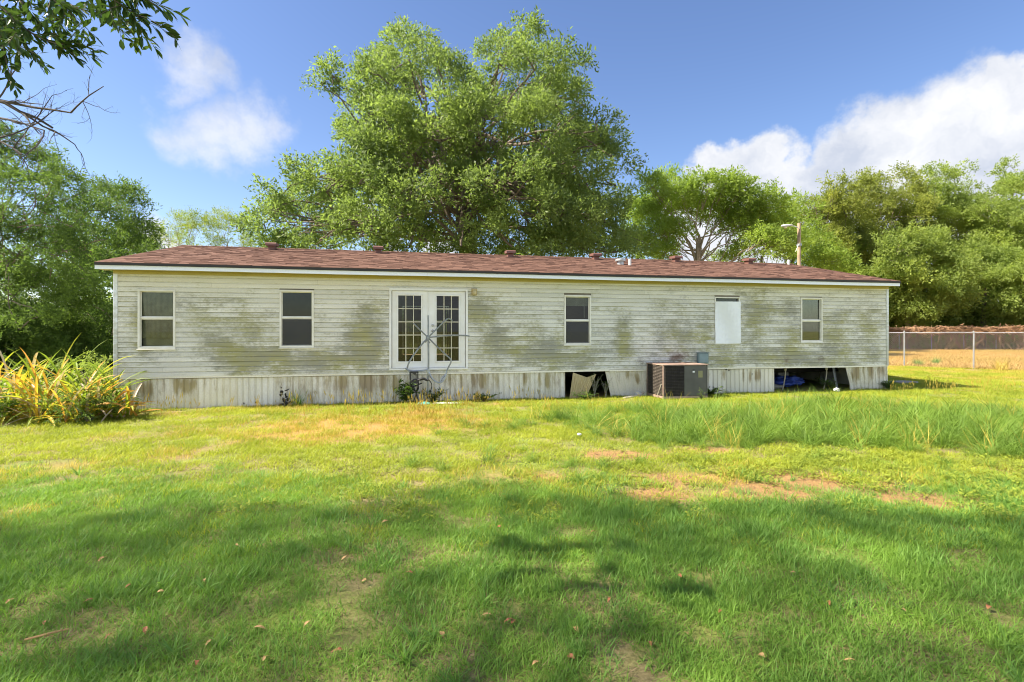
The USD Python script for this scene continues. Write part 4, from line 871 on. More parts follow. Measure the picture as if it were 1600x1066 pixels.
# --- dark trees left of the house
LA = [(15, 235, 30), (60, 262, 26), (-20, 225, 34), (-10, 285, 44), (40, 360, 50), (80, 420, 50), (140, 380, 40), (60, 330, 60), (20, 300, 50), (110, 310, 42), (150, 345, 36), (40, 400, 66), (110, 390, 54), (70, 450, 64), (15, 470, 60), (25, 262, 26), (95, 278, 18), (-40, 360, 80), (-30, 460, 80), (30, 515, 40)]
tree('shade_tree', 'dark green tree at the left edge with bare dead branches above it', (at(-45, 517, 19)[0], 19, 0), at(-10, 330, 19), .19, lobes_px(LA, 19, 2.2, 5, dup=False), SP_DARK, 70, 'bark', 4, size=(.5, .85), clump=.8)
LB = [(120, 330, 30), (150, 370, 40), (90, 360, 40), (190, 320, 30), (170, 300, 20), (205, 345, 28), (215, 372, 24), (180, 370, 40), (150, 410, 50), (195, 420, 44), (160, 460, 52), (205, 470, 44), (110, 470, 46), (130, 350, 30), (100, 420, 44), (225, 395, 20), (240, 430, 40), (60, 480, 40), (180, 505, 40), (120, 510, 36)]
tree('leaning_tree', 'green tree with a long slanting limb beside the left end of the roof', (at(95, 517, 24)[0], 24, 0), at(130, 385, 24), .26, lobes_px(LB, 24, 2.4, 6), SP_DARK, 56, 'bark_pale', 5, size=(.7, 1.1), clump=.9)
# bare branches over the left tree
db = thing('dead_branch', 'bare dark dead branches against the sky at the upper left', 'branch', at(-40, 170, 17))
r = np.random.default_rng(77)
def twigs(p, d, L, rad, lev, out):
    n = 5; P = [p]; dd = d.copy()
    for k in range(n): dd = dd+r.normal(0, .16, 3)*[1, .5, 1]; dd /= np.linalg.norm(dd); P.append(P[-1]+dd*L/n)
    out.append(tube(P, np.linspace(rad, rad*.45, n+1), 5 if lev < 2 else 3, cap=False))
    if lev < 4:
        for k in range(3 if lev < 2 else 2+(lev < 3)):
            i = r.integers(1, n+1); e = dd+r.normal(0, .65, 3)*[1, .5, 1]; twigs(P[i], e/np.linalg.norm(e), L*r.uniform(.42, .68), rad*.5, lev+1, out)
for k, (px, py, tx, ty, L, rad) in enumerate([(-40, 150, 50, 215, 2.7, .075), (-30, 150, 75, 180, 3.0, .06), (-40, 190, 40, 260, 2.2, .05), (-20, 180, 110, 240, 2.2, .045), (-40, 230, 30, 170, 2.0, .04)]):
    o = at(px, py, 17)-at(-40, 170, 17); d = at(tx, ty, 17)-at(px, py, 17); out = []; twigs(o, d/np.linalg.norm(d), L, rad, 0, out); obj('bough', merge(out), 'bark_dead', db)
# undergrowth that closes the gap below the left trees
SP_BUSH = SP_DARK
def bush(name, label, c, rx, rz, protos, per, seed, size=(.7, 1.1), group=None):
    r = np.random.default_rng(seed); T = thing(name, label, 'bush', (c[0], c[1], 0), group=group); pos, ups, ms = [], [], []
    for j in range(int(10*rx)):
        a = r.uniform(0, 6.28); q = np.array([math.cos(a)*rx*r.uniform(.1, .9), math.sin(a)*rx*.6*r.uniform(.1, .9), rz*r.uniform(.12, .85)])
        ms.append(lim((q[0]*.2, q[1]*.2, 0), q, .03, .008, seed*50+j, n=4, k=4))
        m = per; e = r.normal(0, 1, (m, 3)); e /= np.linalg.norm(e, axis=1, keepdims=True); pos.append(q+e*.55*r.uniform(.3, 1, (m, 1))*[1, 1, .8]); ups.append(e+[0, 0, .6])
    obj('stem', merge(ms), 'bark', T); pos = np.vstack(pos); ups = np.vstack(ups); k = pos[:, 2] > .05; pos, ups = pos[k], ups[k]; n = len(pos)
    scatter('foliage', protos, pos, frames(ups, r.uniform(0, 6.28, n)), r.uniform(*size, n), r.integers(0, len(protos), n), T); return T
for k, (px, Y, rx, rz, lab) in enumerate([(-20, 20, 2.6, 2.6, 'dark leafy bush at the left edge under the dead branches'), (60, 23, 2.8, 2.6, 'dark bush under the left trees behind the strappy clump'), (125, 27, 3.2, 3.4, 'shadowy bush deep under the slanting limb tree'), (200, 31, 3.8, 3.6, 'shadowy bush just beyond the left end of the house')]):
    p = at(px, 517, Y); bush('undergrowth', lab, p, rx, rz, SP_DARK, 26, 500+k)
for k, (px, Y) in enumerate([(148, 15.5), (165, 17)]):
    bush('low_shrub', ['small olive rounded shrub between the strappy clump and the house', 'low grassy shrub right beside the left house corner'][k], at(px, 517, Y), .55, .95, [('leaf_spray', spray(90+k, 50, .35, .10, .03), 'leaf_mid')], 9, 520+k, size=(.6, .9))
# --- pale green trees over the left part of the roof
for k, (L, px, lab) in enumerate([([(258, 365, 16), (275, 345, 13), (285, 352, 16), (300, 342, 12), (245, 380, 16), (275, 378, 20), (310, 360, 14), (300, 380, 20)], 285, 'small lime green feathery tree over the left end of the roof'),
                                  ([(345, 340, 12), (360, 345, 16), (335, 355, 14), (375, 350, 14), (350, 372, 18), (330, 382, 18), (380, 375, 18), (395, 385, 16), (320, 348, 10)], 355, 'small lime green feathery tree between that tree and the oak')]):
    tree('feathery_tree', lab, (at(px, 517, 42)[0], 42, 0), at(px, 385, 42), .14, lobes_px(L, 42, 1.5, 40+k), SP_LIME, 9, 'bark_pale', 40+k, size=(.6, 1.), clump=.9, shell=.4, flat=.8, nclump=7)
# --- spreading feathery tree behind the right half of the roof
ML = [(1120, 340, 30), (1075, 315, 30), (1160, 335, 30), (1035, 310, 26), (1050, 360, 22), (1200, 360, 26), (1015, 295, 26), (1045, 285, 22), (1010, 325, 24), (1065, 305, 28), (1100, 292, 28), (1130, 290, 26), (1160, 298, 26), (1190, 312, 24), (1205, 325, 20), (1140, 318, 34), (1095, 325, 32), (1060, 335, 26), (1180, 340, 30), (1215, 350, 26), (1225, 375, 28), (1030, 360, 24), (1000, 385, 28), (1040, 395, 22), (1195, 380, 30), (1150, 350, 24), (1020, 340, 20), (1160, 395, 22)]
tree('mimosa_tree', 'bright green flat topped feathery tree with pale forked limbs behind the right roof', (at(1085, 517, 36)[0], 36, 0), at(1092, 372, 36), .30, lobes_px(ML, 36, 3, 7), SP_BRIGHT, 8, 'bark_pale', 7, size=(.8, 1.25), clump=1.35, shell=.3, flat=.5, nclump=11)
ML2 = [(992, 330, 26), (988, 362, 28), (1010, 350, 22), (1005, 375, 26), (1035, 388, 24), (1000, 345, 22), (1130, 392, 22), (1170, 385, 26), (1205, 372, 28), (1230, 350, 26), (1215, 330, 22), (1020, 405, 24), (1240, 395, 30)]
tree('woodland_tree', 'soft green tree filling the gaps behind the flat topped feathery tree', (at(1190, 517, 45)[0], 45, 0), at(1190, 400, 45), .2, lobes_px(ML2, 45, 2, 17), SP_BRIGHT2, 9, 'bark', 17, size=(.6, 1.), clump=1.2, shell=.4)
# --- the wood along the right
RT = [('olive green tree with a tall thin top right of the light pole', 1300, 53, [(1275, 325, 28), (1300, 300, 26), (1330, 310, 30), (1265, 350, 32), (1310, 350, 38), (1290, 390, 40), (1345, 345, 30), (1330, 395, 40)], SP_OLIVE),
      ('olive tree with brownish leaf tips second right of the light pole', 1390, 56, [(1365, 300, 26), (1390, 285, 22), (1410, 300, 28), (1350, 325, 26), (1395, 340, 40), (1430, 335, 26), (1380, 385, 42), (1430, 385, 34)], SP_OLIVE),
      ('open topped grey green tree rising highest right of centre', 1480, 58, [(1470, 285, 24), (1490, 275, 18), (1510, 300, 22), (1450, 305, 24), (1475, 330, 34), (1520, 330, 24), (1445, 360, 34), (1500, 375, 36)], SP_MID),
      ('tall green tree against the cloud at the right edge', 1580, 57, [(1565, 285, 20), (1590, 270, 22), (1540, 315, 24), (1600, 310, 36), (1560, 345, 40), (1615, 380, 60), (1545, 385, 40), (1580, 410, 48)], SP_MID),
      ('bright green tree directly behind the light pole', 1240, 46, [(1240, 335, 26), (1255, 365, 30), (1230, 390, 30), (1265, 395, 32), (1225, 360, 22), (1290, 420, 40)], SP_BRIGHT2),
      ('leafy yellow green tree in front of the wood right of the house', 1420, 51, [(1400, 400, 36), (1440, 410, 42), (1385, 440, 36), (1430, 455, 46), (1405, 480, 34), (1460, 470, 40), (1480, 430, 40)], SP_MID),
      ('dark leafy tree over the viney fence near the right edge', 1540, 52, [(1520, 420, 40), (1560, 435, 44), (1600, 450, 50), (1530, 465, 40), (1580, 485, 40), (1500, 480, 34), (1640, 440, 60)], SP_MID),
      ('shadowed green tree peeping out beside the right house corner', 1350, 54, [(1340, 420, 44), (1370, 465, 40), (1350, 490, 34), (1310, 440, 40), (1330, 480, 40)], SP_BRIGHT2)]
for k, (lab, px, Y, L, pr) in enumerate(RT):
    L2 = lobes_px(L, Y, 3.0, 60+k)
    tree('woodland_tree', lab, (at(px, 517, Y)[0], Y+.5, 0), at(px, 380 if k < 5 else 450, Y), .26, L2, pr, 13, ('bark', 'bark_pale')[k % 2], 60+k, size=(.65, 1.2), clump=1.0, shell=.62)
for k, px in enumerate((1400, 1462, 1530, 1600, 1335, 1270)):
    bush('edge_bush', ['dark bush over the viney fence nearest the house', 'dark bush over the viney fence below the grey green tree', 'dark bush over the viney fence near the right edge', 'dark bush at the right edge over the viney fence', 'dark bush hidden low behind the right end of the house', 'dark bush low behind the light pole'][k], at(px, 517, 55), 3.6, 4.2, SP_MID, 14, 560+k, size=(.9, 1.4))
# far wood that closes the horizon
r = np.random.default_rng(88); pos = []
for k in range(2600):
    x = r.uniform(-95, 120); y = 74+r.uniform(0, 9)+.0008*x*x; h = (3.2+5.2*meshkit.noise(np.array([x*.12, 0, 0.]), 4))*(1 if x > 25 or x < -28 else .62); pos.append((x, y, h*r.uniform(.03, 1)))
pos = np.array(pos); n = len(pos); e = r.normal(0, 1, (n, 3)); e[:, 2] = np.abs(e[:, 2])+.3
scatter('distant_wood', SP_MID, pos, frames(e, r.uniform(0, 6.28, n)), r.uniform(1.8, 2.8, n), r.integers(0, 3, n), label='far dark wood seen through gaps between the nearer trees', cat='wood')
# --- the oak over the camera: its crown shades the lawn and one bough hangs into the picture
def shade_edge(sx): return np.interp(sx, [-6, -4.9, -3.7, -2.6, -1.5, -.4, .4, 1.4, 2.7, 4.0, 5.2, 8], [4.75, 4.9, 5.3, 5.42, 5.9, 6.25, 5.95, 5.6, 5.35, 5.3, 5.15, 4.9])
def shade_cull(w):
    t = w[:, 2]/math.tan(SUN_EL); sx = w[:, 0]-SUN_H[0]*t; sy = w[:, 1]-SUN_H[1]*t
    e = shade_edge(sx)-.12+.40*(meshkit.noise(np.stack([sx*1.3, sy*1.3, 0*sx], -1), 6)-.5)
    gap = ((sx-2.75-(sy-4.1)*-.6)/.33)**2+((sy-4.15)/.55)**2 < 1
    gap |= ((sx-3.6)/.3)**2+((sy-3.35)/.25)**2 < 1
    infr = (w[:, 1] > .4) & (np.abs(w[:, 0]) < w[:, 1]*1.04+.5) & (w[:, 2] < EYE+.66*w[:, 1]+.5)
    return (sy < e) & ~gap & ~infr
r = np.random.default_rng(12)
LT = thing('lawn_oak', 'large oak beside the camera that shades the front lawn', 'tree', (-12.2, -2.6, 0)); lb = np.array([-12.2, -2.6, 0])
tk = curve([(0, 0, -.1), (.1, .05, 2), (-.1, .1, 5), (.05, .3, 8.5)], 5); obj('trunk', tube(tk, np.interp(np.linspace(0, 1, len(tk)), [0, .1, 1], [.75, .5, .32]), 10), 'bark', LT)
LSP = .152; pos = []
for sx in np.arange(-7, 7.6, LSP):
    for sy in np.arange(-1.0, 6.6, LSP):
        h = r.uniform(10.5, 17.0); t = h/math.tan(SUN_EL); pos.append((sx+r.uniform(-.5, .5)*LSP+SUN_H[0]*t, sy+r.uniform(-.5, .5)*LSP+SUN_H[1]*t, h))
pos = np.array(pos); pos = pos[shade_cull(pos)]
tt_ = pos[:, 2]/math.tan(SUN_EL); sx_ = pos[:, 0]-SUN_H[0]*tt_; sy_ = pos[:, 1]-SUN_H[1]*tt_
kp = .60+.08*sm(0, -2.5, sx_)*sm(5.0, 3.8, sy_)-.45*np.exp(-(((sx_-.35)/.95)**2+((sy_-4.1)/.5)**2)**2)      # thinner where the low bough shades too
pos = pos[r.uniform(0, 1, len(pos)) < kp]; n = len(pos); e = r.normal(0, 1, (n, 3)); e[:, 2] += .5
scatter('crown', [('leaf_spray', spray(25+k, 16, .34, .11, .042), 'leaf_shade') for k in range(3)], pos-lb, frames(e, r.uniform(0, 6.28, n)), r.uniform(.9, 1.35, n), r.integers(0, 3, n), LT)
for k, q in enumerate(pos[r.choice(n, 16, replace=False)]): obj('limb', lim(tk[-1-(k % 6)], q-lb, .045, .012, 900+k, sag=.05), 'bark', LT)
print('lawn oak', n)
# the hanging bough with its separate leaves
hb = thing('oak_bough', 'leafy oak bough hanging into the sky at the upper left corner', 'branch', (-7.3, .6, 7.2))
hb0 = np.array([-7.3, .6, 7.2]); r = np.random.default_rng(5)
def leafmesh(p, d, up, L, W):
    s = np.cross(d, up); s /= np.linalg.norm(s)+1e-9; nn = np.cross(s, d)
    c = [p, p+d*L*.3+s*W*.42+nn*W*.1, p+d*L*.65+s*W*.5+nn*W*.08-nn*L*.03, p+d*L-nn*L*.1, p+d*L*.65-s*W*.5+nn*W*.08-nn*L*.03, p+d*L*.3-s*W*.42+nn*W*.1, p+d*L*.33, p+d*L*.66-nn*L*.03]
    return np.array(c), np.array([(0, 1, 6), (1, 2, 7), (1, 7, 6), (2, 3, 7), (0, 6, 5), (6, 7, 4), (6, 4, 5), (7, 3, 4)])
YB = 3.3
stems = [[(-60, -120), (20, -40), (90, 0), (150, 30), (205, 45), (245, 58)], [(90, -60), (150, -25), (215, 15), (262, 50)], [(-60, -20), (10, 30), (60, 75), (100, 95), (122, 100)], [(-60, 40), (-20, 70), (10, 100), (12, 128)], [(-40, -60), (30, 0), (60, 40), (85, 62)], [(120, -90), (180, -50), (235, -10), (265, 12)], [(-50, 0), (0, 40), (30, 70), (45, 85)], [(20, -80), (60, -30), (110, 20), (130, 35)], [(-60, 20), (-20, 60), (5, 75), (30, 90)]]
nl = 0; wood = []
anchor = np.array([0, 0, 0.])
extra_leaf = []
for si, s_ in enumerate(stems):
    yo = YB+r.uniform(-.45, .45); P = curve([at(px*.86-6, py*.82-12, yo)-hb0 for px, py in s_], 8)
    P = np.vstack([[anchor], [P[0]*.55+[0, 0, .1]], P]); wood.append(tube(P, np.concatenate([[.018, .012], np.linspace(.009, .0022, len(P)-2)]), 5, cap=False)); Q = P[2:]
    for j in range(6, len(Q)):
        for rep in range(1 if si not in (3,) else 1):
            if j % 2 == 0:
                d0 = (Q[j]-Q[j-1]); d0 /= np.linalg.norm(d0); e = d0*.6+r.normal(0, .55, 3)+[0, 0, -.15]; e /= np.linalg.norm(e); tw = [Q[j], Q[j]+e*.10, Q[j]+e*.20+[0, 0, -.02]]; wood.append(tube(tw, [.0025, .002, .0012], 3, cap=False))
                pts = [(tw[0]*(1-t)+tw[2]*t, e) for t in (.1, .2, .3, .4, .5, .6, .7, .8, .9, 1., 1.)]
            else: pts = [(Q[j], (Q[j]-Q[j-1])/np.linalg.norm(Q[j]-Q[j-1]))]*4
            for (p, dd) in pts:
                d = dd*.75+r.normal(0, .55, 3)+[0, 0, -.15]; d /= np.linalg.norm(d); me = leafmesh(p+d*.006, d, np.array([r.normal(0, .5), r.normal(0, .5), 1]), r.uniform(.06, .09), r.uniform(.018, .028))
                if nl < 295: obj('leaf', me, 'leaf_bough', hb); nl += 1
                else: extra_leaf.append(me)
obj('stem', merge(wood), 'bark', hb)
if extra_leaf: obj('leaf', merge(extra_leaf), 'leaf_bough', hb, kind='stuff')
print('bough leaves', nl, len(extra_leaf))
# ================================================================ fences
cf = thing('chain_link_fence', 'grey chain link fence crossing the grass right of the house', 'fence', (FP[1][0], FP[1][1], 0))
def fpt(q): return np.array([q[0]-FP[1][0], q[1]-FP[1][1], 0.])
a0, a1 = fpt(FP[0]), fpt(FP[3]); dirn = (a1-a0)/np.linalg.norm(a1-a0); LEN = np.linalg.norm(a1-a0); u1 = np.linalg.norm(fpt(FP[1])-a0)
H = 1.80
for k in range(-3, 5):
    u = u1+k*2.62
    if 0 <= u <= LEN:
        p = a0+dirn*u; obj('post', merge([tube([p+[0, 0, -.05], p+[.015*(k % 2), 0, H-.02]], .032, 8), lathe([(.034, H-.03), (.036, H), (.02, H+.03), (0, H+.035)], 8, p)]), 'post_grey', cf)
obj('top_rail', tube([a0+dirn*t+[0, 0, H-.05+.006*math.sin(t*1.3)] for t in np.linspace(0, LEN, 30)], .02, 6), 'post_grey', cf)
wm = []; pitch = .095; nrm = np.array([-dirn[1], dirn[0], 0])*-.03
for u in np.arange(u1-6.5, LEN, pitch):
    for sg in (-1, 1):
        b = a0+dirn*u+nrm*(1+.15*sg)+[0, 0, .04]; e = a0+dirn*(u+sg*(H-.1)*.92)+nrm*(1+.15*sg)+[0, 0, H-.06]
        w = .0024; q = dirn*w; m = np.array([-dirn[1], dirn[0], 0])*w
        V = np.array([b-q, b+q, b+m, e-q, e+q, e+m]); wm.append((V, np.array([(0, 1, 4), (0, 4, 3), (1, 2, 5), (1, 5, 4), (2, 0, 3), (2, 3, 5)])))
obj('wire_mesh', merge(wm), 'wire_grey', cf, kind='stuff')
vf_ = thing('overgrown_fence', 'far low fence smothered in brown dead vines before the wood', 'fence', (44, 47.5, 0))
r = np.random.default_rng(31); vm, tm = [], []
for k in range(620):
    x = r.uniform(-20, 18); y = r.normal(0, .25); L = r.uniform(.5, 2.0); top = r.uniform(1.1, 2.15)
    P = [(x, y, top), (x+r.normal(0, .4), y+r.normal(0, .2), top*.62), (x+r.normal(0, .6), y+r.normal(0, .25), max(0, top-L*1.2))]; vm.append(tube(curve(P, 3), [.022*r.uniform(.5, 1.2)]*7, 3, cap=False))
for k in range(1900):
    x = r.uniform(-20, 18); P = [(x, r.normal(0, .35), 1.75+r.normal(0, .22)), (x+r.normal(0, .4), r.normal(0, .35), 1.98+r.normal(0, .16)), (x+r.normal(0, .8), r.normal(0, .35), 1.78+r.normal(0, .24))]; tm.append(tube(curve(P, 3), [.028*r.uniform(.5, 1.2)]*7, 3, cap=False))
obj('dead_vine', merge(vm), 'vine_brown', vf_, kind='stuff'); obj('vine_crest', merge(tm), 'vine_brown', vf_, kind='stuff')
for x in np.arange(-20, 18.1, 3.0): obj('post', tube([(x, .1, -.05), (x, .1, 1.85)], .035, 6), 'post_grey', vf_)
obj('rail', tube([(-20, .1, 1.8), (18, .1, 1.8)], .022, 5), 'post_grey', vf_)
vt = []
for k in range(60):
    x = r.normal(11.2, .6); vt.append(tube(curve([(x, 0, 1.8), (x+r.normal(0, .4), r.normal(0, .3), 2.3+r.uniform(0, .7)), (x+r.normal(.2, .7), r.normal(0, .3), 2.6+r.uniform(-.4, .9))], 3), [.022]*7, 3, cap=False))
obj('vine_heap', merge(vt), 'vine_brown', vf_)
# ================================================================ light pole
Yp = 27.; pp = at(1248.5, 517, Yp)
lpole = thing('light_pole', 'wooden utility pole with a grey street lamp above the right roof', 'light pole', (pp[0], Yp, 0))
ht = at(1248, 349, Yp)[2]
obj('pole', tube([(.03, 0, -.1), (.0, 0, ht*.5), (0, 0, ht)], [.12, .10, .085], 10), 'wood_pole', lpole)
obj('lamp_arm', tube(curve([(-.02, -.1, ht-.30), (-.25, -.12, ht-.20), (-.45, -.14, ht-.16)], 6), .022, 6), 'lamp_grey', lpole)
me = lathe([(0, -.52), (.06, -.50), (.10, -.40), (.115, -.22), (.075, -.02), (.045, .08), (.03, .1), (0, .1)], 12)
v = me[0]; v = np.stack([v[:, 2]-.5, v[:, 1]*.9-.14, np.where(v[:, 0] > 0, v[:, 0], v[:, 0]*.75)*.75+ht-.15-.06*(v[:, 2]+.1)*-1], 1)
obj('lamp_head', (v, me[1]), 'lamp_grey', lpole, smooth=40)
obj('lamp_lens', lathe([(.085, 0), (.08, -.05), (.05, -.085), (0, -.095)], 12, (-.80, -.14, ht-.215)), 'lamp_glass', lpole)
obj('brace_wire', tube([(-.10, -.12, ht-1.15), (-.30, -.2, ht-1.55)], .012, 5), 'grey_metal', lpole)
obj('band', lathe([(.125, -.06), (.13, -.05), (.13, .05), (.125, .06)], 10, (0, 0, ht-1.15)), 'grey_metal', lpole)
# ================================================================ air conditioner
P0 = hw(13.2, -1.0); ac = thing('air_conditioner', 'boxy brown outdoor air conditioning unit against the skirting', 'air conditioner', (P0[0], P0[1], 0), math.degrees(HANG))
W, D, z0, z1 = 1.30, .95, .06, .935
obj('base_pan', MB().cbox(.0, W, .0, D, z0-.03, z0+.035, b=.006).box(.05, W-.05, .05, .15, -.02, z0-.032).box(.05, W-.05, D-.15, D-.05, -.02, z0-.032).get(), 'ac_top', ac)
for (x, y) in ((0, 0), (W-.035, 0), (0, D-.035), (W-.035, D-.035)): obj('corner_post', cbx(x, x+.035, y, y+.035, z0+.037, z1-.03, b=.005), 'ac_top' if x == 0 else 'ac_panel', ac)
obj('top_panel', MB().cbox(-.012, W+.012, -.012, D+.012, z1-.028, z1, b=.006).add(lathe([(.34, .0), (.345, .008), (.33, .01), (.32, .002), (0, .002)], 20, (W*.42, D/2, z1+.001))).get(), 'ac_top', ac)
obj('coil', MB().box(.05, .62, .035, .05, z0+.04, z1-.03).box(.035, .05, .035, D-.04, z0+.04, z1-.03).get(), 'ac_dark', ac)
def louvre(x0, y0, x1, y1):
    g = []; n = 20; d = np.array([x1-x0, y1-y0]); L = np.hypot(*d); d = d/L; nn = np.array([d[1], -d[0]])
    for k in range(n):
        z = z0+.06+(z1-z0-.13)*k/(n-1)
        V = [(x0+nn[0]*o, y0+nn[1]*o, z+h) for o, h in ((.004, 0), (-.022, .026), (-.020, .029), (.007, .003))]+[(x1+nn[0]*o, y1+nn[1]*o, z+h) for o, h in ((.004, 0), (-.022, .026), (-.020, .029), (.007, .003))]
        g.append((np.array(V), np.array([t for j in range(4) for t in ((j, j+4, (j+1) % 4), ((j+1) % 4, j+4, (j+1) % 4+4))])))
    for k in range(9):
        t = (k+.5)/9; p = np.array([x0, y0])+d*L*t+nn*.010; g.append(tube([(*p, z0+.04), (*p, z1-.03)], .003, 4, cap=False))
    return g
for k, me in enumerate(louvre(.036, .004, .60, .004)[:20]): obj('louvre', me, 'ac_dark' if False else 'ac_grille', ac)
for k, me in enumerate(louvre(.004, D-.036, .004, .036)[:20]): obj('louvre', me, 'ac_grille', ac)
obj('grille_wire', merge(louvre(.036, .004, .60, .004)[20:]+louvre(.004, D-.036, .004, .036)[20:]), 'ac_grille', ac)
fp_ = obj('service_panel', MB().cbox(.61, W-.036, .002, .02, z0+.04, z1-.03, b=.005).get(), 'ac_panel', ac)
obj('right_panel', cbx(W-.02, W-.002, .04, D-.04, z0+.04, z1-.03, b=.004), 'ac_panel', ac); obj('back_panel', cbx(.04, W-.04, D-.02, D-.003, z0+.04, z1-.03, b=.004), 'ac_panel', ac)
obj('rating_label', bx(1.02, 1.15, -.0015, .0012, .58, .76), 'ac_label', fp_)
obj('sticker', bx(.855, .915, -.0015, .0012, .715, .76), 'label_white', fp_); obj('latch', cbx(.86, .91, -.008, .001, .765, .80, b=.003), 'black_plastic', fp_)
ws = obj('wood_strip', tube([hw(13.185, -.92, .42), hw(13.16, -.72, .06)], .012, 4), 'dead_stick', label='thin pale stick leaning on the left side of the air conditioner', cat='stick')
# ================================================================ bent grey metal frame in front of the doors
F0 = hw(7.12, -.30); mf = thing('metal_frame', 'tangled grey metal frame of six bent arms leaning on the double doors', 'metal frame', (F0[0], F0[1], 0), math.degrees(HANG))
hub = np.array([-.01, 0.02, 1.66])
obj('hub', MB().add(lathe([(0, -.07), (.035, -.065), (.05, -.02), (.045, .03), (.02, .06), (0, .062)], 12, hub)).tube([hub+[-.06, -.02, -.12], hub+[0, -.04, -.06], hub+[.05, -.02, -.14]], .022, 6).get(), 'grey_metal', mf)
ARMS = [[(0, 0, 1.66), (.005, .02, 2.0), (.0, .03, 2.22)], [(0, 0, 1.66), (-.18, .02, 1.83), (-.37, .05, 2.02)], [(0, 0, 1.66), (.20, .02, 1.86), (.40, .06, 2.06), (.52, .1, 2.14), (.62, .13, 2.09)], [(0, 0, 1.66), (.5, .03, 1.705), (.85, .08, 1.71), (1.06, .14, 1.695)],
        [(0, 0, 1.66), (-.17, -.03, 1.47), (-.36, -.05, 1.22), (-.48, -.05, 1.02), (-.52, -.04, .88)], [(0, 0, 1.66), (.2, -.03, 1.45), (.42, -.05, 1.24), (.55, -.05, 1.12), (.57, -.05, 1.03), (.52, -.04, .93), (.46, -.03, .80)], [(0, 0, 1.66), (.01, -.02, 1.2), (.005, -.03, .82), (-.01, -.04, .5), (0, -.04, .05)]]
for k, A_ in enumerate(ARMS): obj('arm', tube(curve(A_, 8), .021 if k < 6 else .024, 6), 'grey_metal', mf)
CL = [[(-.56, -.05, .90), (-.48, -.06, .845), (-.3, -.07, .83), (-.1, -.06, .835), (.0, -.05, .87)], [(-.54, -.05, .88), (-.44, -.06, .80), (-.34, -.07, .77), (-.30, -.07, .74)], [(.0, -.05, .86), (.04, -.06, .72), (.14, -.07, .58), (.26, -.07, .515), (.36, -.07, .55), (.43, -.06, .66), (.47, -.05, .80)], [(.30, -.06, .55), (.37, -.05, .66), (.46, -.04, .74)], [(-.02, -.05, .84), (0.0, -.06, .76), (.03, -.05, .66)]]
for A_ in CL: obj('cloth_strap', tube(curve(A_, 8), .024, 5), 'galvanised', mf)
# ================================================================ black folded seat frame under the doors
B0 = hw(6.86, -.40); bf = thing('folded_seat', 'small black mesh and tube frame with a looping strap under the double doors', 'folded frame', (B0[0], B0[1], 0), math.degrees(HANG))
obj('back_panel', MB().cbox(-.19, .03, -.03, .0, .52, .60).cbox(-.20, .02, -.02, .01, .78, .815).tube([(-.18, 0, .40), (-.19, 0, .8)], .016, 6).tube([(.02, 0, .36), (.0, 0, .8)], .016, 6).get(), 'black_plastic', bf)
for k in range(7): obj('web_strip', bx(-.18+.028*k, -.165+.028*k, -.012, -.006, .60, .78), 'black_plastic', bf)
for A_ in ([(-.16, 0, .5), (-.05, -.05, .3), (.02, -.05, .05)], [(.02, 0, .52), (-.02, .05, .3), (-.10, .1, .05)], [(-.18, 0, .55), (-.08, 0, .62), (.06, -.02, .60), (.2, -.02, .63)], [(-.18, .0, .42), (-.06, 0, .46), (.10, 0, .52)]): obj('tube_leg', tube(curve(A_, 6), .017, 6), 'black_plastic', bf)
obj('arm_rest', tube(curve([(.0, -.02, .60), (.12, -.03, .64), (.22, -.03, .60), (.28, -.03, .62)], 6), [.03]*19, 6), 'black_plastic', bf)
obj('strap', tube(curve([(.26, -.03, .62), (.34, -.03, .5), (.33, -.02, .36), (.28, 0, .22), (.22, .02, .12)], 8), .012, 5), 'black_plastic', bf)
# ================================================================ things under and around the house
T_ = hw(18.35, .75); bt = obj('blue_bundle', None or (lambda m: m)(trimesh.creation.icosphere(4)), 'blue_tarp', smooth=True, label='crumpled blue plastic bundle lying under the house in the right gap', cat='tarp')
def reshape(prim, fn):
    m = UsdGeom.Mesh(prim); v = np.array(m.GetPointsAttr().Get()); v = fn(v); m.GetPointsAttr().Set(Vt.Vec3fArray.FromNumpy(v.astype(np.float32)))
    a = np.asarray(m.GetFaceVertexIndicesAttr().Get()).reshape(-1, 3); nn = np.zeros_like(v); fc = np.cross(v[a[:, 1]]-v[a[:, 0]], v[a[:, 2]]-v[a[:, 0]])
    for k in range(3): np.add.at(nn, a[:, k], fc)
    m.GetNormalsAttr().Set(Vt.Vec3fArray.FromNumpy((nn/np.linalg.norm(nn, axis=1, keepdims=True)).astype(np.float32)))
reshape(bt, lambda v: v*(.35+1.25*meshkit.fbm(v*2.6+5, 5, 8)[:, None])*[.50, .3, .17]+[T_[0], T_[1], .24])
gm = obj('grey_mound', trimesh.creation.icosphere(3), 'concrete', smooth=True, label='dusty grey sack lying beside the blue bundle under the house', cat='sack')
T2 = hw(17.85, .9); reshape(gm, lambda v: v*(.72+.5*meshkit.fbm(v*1.4+9, 3, 4)[:, None])*[.5, .3, .14]+[T2[0], T2[1], .10])
for s, dz, lab in ((17.82, .62, 'left pale hanging strap in the right gap under the house'), (19.28, .62, 'right pale hanging strap in the right gap under the house')):
    p = hw(s, .12); hs = thing('hanging_strap', lab, 'strap', (p[0], p[1], 0), math.degrees(HANG))
    obj('strap', tube(curve([(0, 0, .74), (.01, 0, .62), (-.03, -.02, .40), (-.09, -.02, .12), (-.11, 0, .03)], 6), [.018]*25, 5), 'strap', hs); obj('knot', lathe([(0, -.06), (.035, -.03), (.04, .02), (.02, .06), (0, .07)], 8, (.0, 0, .66)), 'strap', hs)
